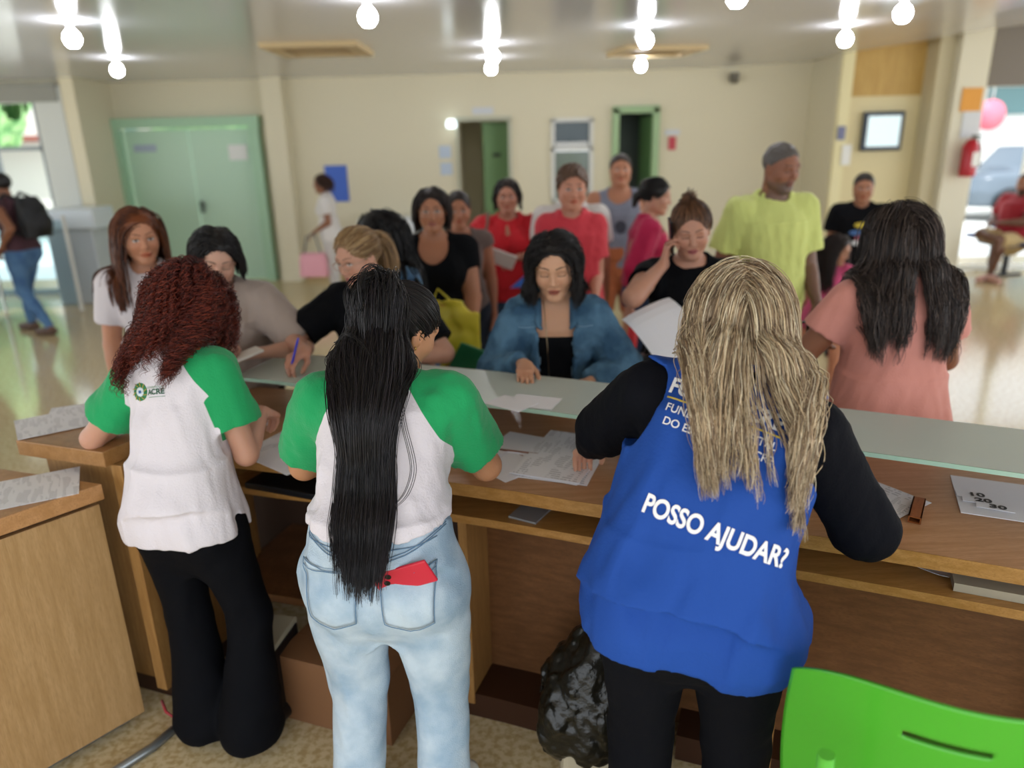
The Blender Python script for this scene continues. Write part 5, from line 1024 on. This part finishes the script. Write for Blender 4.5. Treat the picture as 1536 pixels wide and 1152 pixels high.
# ---------------------------------------------------------------- 10 black scoop tee
if want('scoop'):
    p = Person('person in a black scoop neck t-shirt and glasses carrying a yellow bag', '#ab7559', res=.0075, hres=.003, handres=.004, loc=(-.40, 4.0), yaw=182, H=1.62, w=1.22, hip=1.1, lean=1, head=(2, 4, 0), brow='#221512', lips='#9a5a50', bust=1.12,
        L=dict(to=(-.215, 3.82, .80), hint=(-.6, -1, 0), curl=(45, 50, 30)), R=dict(to=(-.42, 3.74, .86), hint=(1, -.5, 0), curl=(40, 40, 30)))
    p.shirt(BLACKT, off=.009, sleeve=.42, srad=.008, hem=.80, neck='scoop', amp=.003); p.pants(cloth('dark_jeans', '#1d2738'), waist=.95); p.shoes(SHOEB); glasses(p, '#6f6a66')
    s = p.s
    def bunf(f): f.el(s.hp(0, -.09, .0), A(.06, .045, .06), s.HR, k=.03)
    p.long(['#241a17', '#181110', '#30231e'], L=.12, n=220, kids=6, rad=.0014, marg=.006, vol=.010, g=.2, part=.005, steps=18, back=1.2, spread=.005)
    f = Field(); f.tab((0, 0, 0), np.eye(3), [(0, .15, .03, 0), (.16, .17, .035, 0), (.34, .15, .02, 0)], k=.02, e=3); f.post.append(folds(.008, 4, .12, .7)); V, F = mesh_multi(f, .008); t = link('shopping_bag', rawmesh(V, F), mat('bag_yellow', '#d8c638', .4, var=('#c9563a', 11, .60, .68)), loc=(-.34, 3.66, .70), rz=10, label='yellow patterned plastic bag held by the person in the black scoop neck', cat='bag')
    MB().tube([(-.05, 0, .33), (-.02, 0, .40), (.05, 0, .33)], .006, 6).build('bag_handle', mat('bag_yellow', '#d8c638', .4), t)
    MB().box((0, 0, 0), (.15, .012, .20), bev=.002).build('green_folder', mat('folder_green', '#1f7a50', .5), loc=(-.225, 3.60, .73), rot=(20, 25, 10), label='green folder with white edge held beside the yellow bag', cat='folder')
# hidden companion
if want('behind'):
    p = Person('person almost hidden behind the one in the black scoop neck t-shirt', '#a87258', res=.010, loc=(-.30, 4.62), yaw=184, H=1.56, w=1.0, lean=0, head=(0, 6, 0)); p.shirt(cloth('taupe', '#6b5e5a'), off=.01, sleeve=.12, hem=.8, neck='scoop'); p.pants(cloth('navy', '#1c2433')); p.cap(['#1d1513'])
# ---------------------------------------------------------------- 11 red blouse
if want('redblouse'):
    p = Person('person in a bright red v-neck blouse and jeans with a brown shoulder bag', '#b27c66', res=.008, hres=.0034, handres=.0045, loc=(.0, 5.12), yaw=178, H=1.60, w=1.24, hip=1.12, lean=1, head=(0, 4, 0), bust=1.15, brow='#221512',
        R=dict(to=(-.10, 4.84, 1.08), hint=(1, -.4, 0), curl=(35, 35, 20)), L=dict(to=(.07, 4.84, 1.07), hint=(-1, -.4, 0), curl=(35, 35, 20)))
    p.shirt(cloth('bright_red', '#c8232e'), off=.014, sleeve=.62, srad=.022, hem=.76, neck='v', flare=.02, loose=[(-.1, .17, .14), (.0, .165, .14), (.28, .165, .115)], amp=.005); p.pants(mat('mid_jeans', '#2c4666', .8, var=('#3d5b7d', 9, .4, .6)), name='jeans', waist=.95); p.shoes(SHOEB)
    p.long(['#251a17', '#181110'], L=.10, n=160, kids=5, rad=.0018, marg=.004, vol=.004, g=.2, steps=14, back=1.3, spread=.004)
    s = p.s; MB().box((0, 0, 0), (.24, .012, .10), bev=.002).build('folded_papers', mat('paper_plain', '#e9e9e6', .6), loc=(-.075, 4.74, 1.09), rot=(20, 22, 0), label='folded white papers in the hands of the person in the red blouse', cat='paper')
    MB().prism([(-.10, -.05), (.11, -.02), (.05, .09)], -.01, .01).build('blue_folder', mat('folder_blue', '#2f6fd0', .5), loc=(.10, 4.72, .93), rot=(75, 10, 20), label='small bright blue folder held low in front of the red blouse', cat='folder')
    t = empty('shoulder_bag', (-.25, 4.98, 0), label='brown shoulder bag hanging at the side of the red blouse', cat='bag'); f = Field(); f.tab((0, 0, .66), np.eye(3), [(0, .12, .05, 0), (.15, .125, .055, 0), (.30, .10, .03, 0)], k=.03, e=3.5); f.post.append(folds(.004, 4, .12, .7)); V, F = mesh_multi(f, .009); lt = mat('brown_leather', '#6d5548', .5, bump=(30, .2)); link('bag_body', rawmesh(V, F), lt, t)
    MB().tube([(-.06, -.02, .93), (.08, -.10, 1.15), (.115, -.085, 1.28), (.12, .02, 1.345), (.11, .10, 1.30)], .010, 8).build('bag_strap', lt, t)
# ---------------------------------------------------------------- 12 coral man
if want('coral'):
    p = Person('person with short brown hair and a coral red t-shirt in the queue', '#c48a72', res=.0075, hres=.003, loc=(.36, 4.28), yaw=180, H=1.71, male=True, w=.70, sh=-.02, lean=2, head=(2, 6, 0), brow='#4a3328', R=dict(to=(.24, 4.04, .98), hint=(.15, -1, -.3)), L=dict(to=(.47, 4.02, .96), hint=(-.15, -1, -.3)))
    p.shirt(cloth('coral', '#cf3f4b'), off=.011, sleeve=.62, srad=.012, hem=.80, amp=.0045, loose=[(-.1, .155, .12), (.0, .15, .12), (.28, .16, .11)]); p.pants(cloth('dark_jeans', '#1d2738'), waist=.95); p.shoes(SHOEB)
    p.cap(['#5a4232', '#4d382b'], th=.015, amp=.008, low=.02)
if want('whitetee'):
    p = Person('person in a white t-shirt standing directly behind the coral red t-shirt', '#b07c60', res=.010, loc=(.42, 5.0), yaw=180, H=1.68, male=True, w=.98, lean=0, head=(0, 6, 0)); p.shirt(cloth('white_cloth', '#d8d4d0'), off=.014, sleeve=.6, hem=.8, srad=.02); p.pants(cloth('navy', '#1c2433')); p.cap(['#2b201b'], low=.02); p.shoes(SHOEB)
# ---------------------------------------------------------------- 13 grey tank top
if want('tank'):
    p = Person('person in a grey tank top with a dark print near the dark doorway', '#b07a5e', res=.009, hres=.0045, loc=(.86, 5.82), yaw=172, H=1.73, male=True, w=1.12, lean=0, head=(4, -2, 0), brow='#2a1d18')
    tk = p.shirt(cloth('grey_blue', '#7c8090'), name='tank_top', off=.010, sleeve=0, neck='tank', hem=.80, amp=.004); p.cap(['#2b211c'], th=.008, low=.03, amp=.003); p.shoes(SHOEB)
    p.pants(cloth('orange_shorts', '#a8603c'), name='shorts', off=.016, waist=.95, ankle=.46)
    patch_on(p, tk, lambda u, v: (.045*v*math.cos(u*2*PI), .05*v*math.sin(u*2*PI)), mat('print_dark', '#3a3d4b', .7), 'chest_print', A(-.01, .4, 1.15), np.diag([1., -1, 1]), n=14)
# ---------------------------------------------------------------- 14 magenta top
if want('magenta'):
    p = Person('person in a magenta long sleeved top with black ponytail, seen side on', '#c0907a', res=.008, hres=.0034, handres=.0045, loc=(.90, 4.92), yaw=-98, H=1.59, w=1.12, hip=1.08, lean=4, head=(-8, 10, 0), R=dict(to=(.76, 4.66, .74), hint=(.5, -1, 0), curl=(40, 40, 20)))
    p.shirt(cloth('magenta', '#b01f4c'), off=.013, sleeve=1.45, srad=.018, hem=.90, amp=.005, loose=[(-.1, .165, .135), (.28, .16, .115)], neck='v'); p.pants(mat('dark_jeans2', '#1f3350', .8, var=('#2b4468', 9, .4, .6)), name='jeans', waist=1.0); p.shoes(SHOEB)
    s = p.s; tie = A(0, -.105, .0); G = 300; q, d = roots(s, G, th=.006); n_ = 14; t = np.linspace(0, 1, n_)[None, :, None]; lq = q[:, None]*(1-t)+tie*t; v = (lq-CR)/(CRr+.006); rr = np.linalg.norm(v, axis=2, keepdims=True); lq = CR+v/rr*(CRr+.010+.010*t**3); m1 = strandmesh(clump(s.HO+lq@s.HR.T*s.hs, 4, .004, .002), .0016, DK, 4)
    def pt(f): f.el(s.hp(0, -.125, -.02), A(.028, .035, .03), s.HR, k=.02); f.el(s.hp(0, -.14, -.06), A(.02, .02, .045), s.HR, k=.02); f.el(s.hp(0, -.08, .05), A(.05, .05, .05), s.HR, k=.03)
    p.cap(DK, th=.010, extra=pt, low=0, more=[m1])
    MB().tube([s.t(.11, -.13, .0), s.t(.12, -.11, .2), s.t(.11, -.01, .36), s.t(.10, .09, .30), s.t(.12, .12, .0)], .011, 8).build('bag_strap', mat('beige_strap', '#a58b6e', .6), parent=p.o)
    b = MB().tube([(0, 0, 0), (0, 0, .30)], [.035, .03], 12).build('red_umbrella', mat('umbrella_red', '#d02a35', .5), loc=(.77, 4.62, .40), rot=(4, 4, 0), label='folded red umbrella hanging from the hand of the person in magenta', cat='umbrella')
# ---------------------------------------------------------------- 15 on the phone
if want('phone'):
    p = Person('person in black with a top knot, holding a phone to the ear', '#bd8a72', res=.0065, hres=.0026, handres=.0032, loc=(.76, 3.12), yaw=176, H=1.60, w=1.18, lean=4, head=(-4, 16, 5), eyes='down', lips='#a55858', bust=1.1, brow='#4a3024',
        R=dict(to=(.632, 3.02, 1.30), hint=(1, .4, -.9), wdir=(.14, .06, .9), palm=(-.9, .1, -.2), curl=(35, 45, 30)), L=dict(to=(.72, 2.86, 1.10), hint=(-1, -.4, -.6), wdir=(-.5, -.6, .1), palm=(0, .3, -1), curl=(30, 40, 20)))
    p.shirt(BLACKT, off=.010, sleeve=.38, srad=.010, hem=.80, amp=.003, neck='v'); p.pants(mat('dark_jeans2', '#1f3350', .8), waist=.95); p.shoes(SHOEB); s = p.s
    PBr = ['#6b4a35', '#4f3424', '#825c42', '#3c281d']; tie = A(0, -.02, .125); G = 380; q, d = roots(s, G, th=.006); n_ = 16; t = np.linspace(0, 1, n_)[None, :, None]; lq = q[:, None]*(1-t)+tie*t; v = (lq-CR)/(CRr+.006); rr = np.linalg.norm(v, axis=2, keepdims=True); lq = CR+v/rr*(CRr+.008+.008*t**3); m1 = strandmesh(clump(s.HO+lq@s.HR.T*s.hs, 4, .005, .002), .0012, PBr, 4)
    G = 90; D = np.tile(s.HR@A(.3, -.3, 1), (G, 1))+rng.normal(size=(G, 3))*.6; St = simulate(s.hp(0, -.02, .115)+rng.normal(size=(G, 3))*.008, D, .035+rng.uniform(-.02, .02, G), p.col, steps=12, g=.12, marg=.005); m2 = strandmesh(clump(St, 6, .004, .006), .0013, PBr, 6)
    def kn(f): f.el(s.hp(0, -.02, .118), A(.026, .026, .014), s.HR, k=.01)
    p.cap(['#5a3f2e'], th=.006, extra=kn, low=0, more=[m1, m2])
    ear = s.loc+s.Ry@s.hp(.088, .012, -.02); MB().box((0, 0, 0), (.009, .07, .145), bev=.003).build('smartphone', mat('phone_black', '#121318', .3), loc=ear, rot=(14, -8, -4), label='dark smartphone held to the ear of the person with the top knot', cat='phone')
    sheet(.60, 2.74, 1.10, 20, 'white papers held in the hand of the person with the top knot', m=PAP, curl=-.03, tilt=(38, -18), w=.22, h=.29, t=.003)
    b = MB(); cg = s.t(-.02, .15, .20)
    for dz, dx in ((.028, .010), (-.028, -.010)): b.tube([cg+A(dx+.019*math.cos(a), .004, dz+.024*math.sin(a)) for a in np.linspace(0, 2*PI, 17)], .0022, 6)
    b.tube([cg+A(.02, 0, .05), cg+A(.035, .0, .0), cg+A(.01, 0, -.05)], .002, 6); b.build('glasses', mat('clear_frame', '#cfcbc0', .3), loc=p.o.location, rz=p.s.yaw, label='pale framed glasses hanging from the black neckline of the person on the phone', cat='glasses')
    t = empty('shoulder_bag', (.66, 2.98, .74), label='black shoulder bag below the papers of the person on the phone', cat='bag'); MB().prism([(-.13, -.06), (.13, -.06), (.13, .06), (-.13, .06)], 0, .20, bev=.04).build('bag_body', mat('black_leather', '#141417', .35, bump=(40, .4)), t); MB().tube([(-.1, 0, .18), (-.05, 0, .34), (.06, 0, .42)], .009, 8).build('bag_strap', mat('black_leather', '#141417', .35), t)
# ---------------------------------------------------------------- 16 yellow green shirt
if want('lime'):
    p = Person('tall person with cropped grey hair in a lime yellow t-shirt, looking aside', '#8f5f49', res=.0065, hres=.0026, handres=.004, loc=(1.40, 4.02), yaw=184, H=1.82, male=True, w=.86, sh=-.012, lean=3, head=(20, 12, 3), eyes='down', brow='#2a1d18', lips='#7a4a40', beard='#6b5a52', L=dict(to=(1.63, 3.84, .92), hint=(-.25, -1, 0)), R=dict(to=(1.18, 3.86, .93), hint=(.25, -1, 0)))
    p.shirt(cloth('lime', '#d0d982'), off=.014, sleeve=.72, srad=.026, hem=.78, amp=.006, wl=.12, loose=[(-.1, .165, .13), (.0, .16, .125), (.28, .165, .115)], flare=.01, neckr=.074); p.pants(cloth('dark_jeans', '#1d2738'), waist=.95); p.shoes(SHOEB); p.cap(['#57514d', '#3a3431'], th=.005, low=.035, amp=.002)
# ---------------------------------------------------------------- 17 boy and small girl
if want('youth'):
    p = Person('person in a black t-shirt with a colourful print, beyond the salmon shirt', '#a06e54', res=.010, hres=.0045, loc=(2.83, 6.05), yaw=160, H=1.52, male=True, w=.98, head=(0, 6, 0)); ts = p.shirt(BLACKT, off=.014, sleeve=.6, srad=.02, hem=.8); p.pants(cloth('navy', '#1c2433')); p.cap(['#1d1614'], th=.008, low=.03); p.shoes(SHOEB)
    for k, (x, z, c) in enumerate(((-.01, .03, '#c8b43e'), (.02, -.03, '#4a6fa5'), (-.02, -.07, '#a04a5a'), (.0, -.11, '#cfcfcf'))): patch_on(p, ts, lambda u, v, x=x, z=z: (x+(.055-.03*abs(z))*v*math.cos(u*2*PI), z+.022*v*math.sin(u*2*PI)), mat('print_%s' % 'abcd'[k], c, .7), 'chest_print', A(0, .4, 1.06), np.diag([1., -1, 1]), n=10)
    p = Person('small person in pink with long brown hair between the lime and salmon shirts', '#a87860', res=.009, hres=.005, loc=(2.16, 4.95), yaw=150, H=1.17, w=.9, head=(70, 18, 0), eyes='down'); p.shirt(cloth('pink', '#c8527c'), off=.012, sleeve=.6, hem=.72, flare=.03); p.pants(cloth('peach', '#c98a6c')); p.shoes(mat('white_shoe', '#d5d2cb', .5)); p.long(['#2b1d1a', '#3a2824', '#1f1513'], L=.30, n=200, kids=6, rad=.002, marg=.006, vol=.02, g=.35, steps=20, back=.2)
# ---------------------------------------------------------------- 18 far people
if want('far'):
    p = Person('person in a white t-shirt walking past the blue poster on the wall', '#8f6048', res=.011, loc=(-2.17, 9.15), yaw=96, H=1.50, w=1.05, lean=3, head=(0, 6, 0), L=dict(to=(-2.32, 9.0, .80), hint=(-.3, -1, 0))); p.shirt(cloth('white_cloth', '#d8d4d0'), off=.016, sleeve=.62, hem=.76, flare=.02); p.pants(cloth('pale_pants', '#c8c4c0'), waist=.9); p.shoes(SHOEB); p.long(['#4a2f22', '#36231b'], L=.10, n=120, kids=5, rad=.002, marg=.006, vol=.01, g=.2, steps=12, back=.8)
    f = Field(); f.tab((0, 0, 0), np.eye(3), [(0, .17, .08, 0), (.2, .16, .07, 0), (.28, .14, .05, 0)], k=.02, e=4); V, F = mesh_multi(f, .012); t = link('tote_bag', rawmesh(V, F), mat('bag_pink', '#dfa0ac', .6), loc=(-2.36, 8.95, .28), label='pale pink bag carried by the person in white at the back wall', cat='bag'); MB().tube([(-.10, 0, .27), (-.05, 0, .48), (.05, 0, .50), (.10, 0, .27)], .01, 8).build('bag_handle', mat('bag_grey', '#6d7478', .6), t)
    lg = [((.06, .16, .46), (.10, .02, .12), (.12, .14, .05)), ((-.06, -.02, .45), (-.10, -.30, .12), (-.10, -.18, .04))]
    p = Person('person in a maroon sleeveless top and jeans walking with a black backpack', '#8a5c44', res=.010, loc=(-4.92, 7.55), yaw=80, H=1.66, w=1.08, lean=5, head=(0, 4, 0), legs=[((.08, .12, .46), (.10, .16, .10), (.11, .29, .035)), ((-.08, .02, .46), (-.10, -.22, .10), (-.10, -.10, .035))], L=dict(to=(-4.95, 7.32, .92), hint=(-.3, -1, 0)))
    p.shirt(cloth('maroon', '#4b3038'), name='sleeveless_top', off=.012, sleeve=.14, hem=.86); p.pants(mat('blue_jeans', '#3c5f8a', .8, var=('#52779f', 9, .4, .6)), name='jeans', off=.006, waist=.98); p.shoes(mat('sandal', '#5c4538', .6)); p.cap(['#14100f'], th=.012, low=-.01)
    s = p.s; t = empty('backpack', s.loc+s.Ry@A(0, -.24, 0), rz=80, label='black backpack on the back of the walking person in maroon', cat='backpack'); f = Field(); f.tab((0, 0, .98), Rx(-5), [(0, .14, .085, 0), (.14, .155, .10, 0), (.30, .145, .085, 0), (.40, .11, .05, .02)], k=.03, e=3); f.el((0, -.08, 1.12), (.11, .06, .11), k=.03); V, F = mesh_multi(f, .010); link('pack_body', rawmesh(V, F), mat('pack_black', '#111216', .6), t)
    for sd in (1, -1): MB().tube([(sd*.09, .07, 1.36), (sd*.10, .20, 1.41), (sd*.11, .36, 1.28), (sd*.12, .30, 1.08), (sd*.12, .08, 1.02)], .016, 8).build('shoulder_strap', mat('pack_black', '#111216', .6), t)
    p = Person('person in a green shirt and dark trousers walking at the left edge', '#8a5c44', res=.010, loc=(-5.30, 7.12), yaw=85, H=1.68, male=True, lean=3, legs=[((.08, .12, .46), (.10, .20, .10), (.11, .33, .035)), ((-.08, .02, .46), (-.10, -.24, .10), (-.10, -.12, .035))]); p.shirt(cloth('sea_green', '#3f8f78'), off=.014, sleeve=.6, hem=.82); p.pants(cloth('black_trouser2', '#15161c'), waist=.95, off=.012); p.shoes(SHOEB); p.cap(['#14100f'], low=.02)
    # seated man
    sz = -.40
    p = Person('seated person in a dark red shirt and khaki shorts on a blue chair', '#9a6a52', res=.010, hres=.005, loc=(6.32, 9.32), yaw=108, H=1.72, male=True, w=1.2, pz=sz, lean=-6, head=(10, 8, 0), beard='#1c1412', L=dict(to=(6.02, 9.12, .70), hint=(-.6, -1, 0)), R=dict(to=(6.1, 9.45, .68), hint=(.6, -1, 0)),
        legs=[((.10, .44, .55), (-.22, .52, .50), (-.34, .56, .42)), ((-.14, .42, .50), (-.15, .46, .10), (-.15, .62, .035))])
    p.shirt(cloth('wine_red', '#8e1a28'), off=.016, sleeve=.66, srad=.02, hem=.78, loose=[(-.1, .19, .16), (.28, .19, .13)]); p.shoes(mat('sandal_pale', '#b98f82', .6)); p.cap(['#3b2d27'], th=.003, low=.045)
    f = Field(); s = p.s; pelvis(f, s, off=.014)
    for Hj, K, An, Toe in s.legs: f.rc(Hj, Hj+(K-Hj)*.95, [.11, .10, .085], k=.03, flat=True)
    V, F = mesh_multi(f, .010); p.child('shorts', V, F, cloth('khaki', '#b39a6c'))
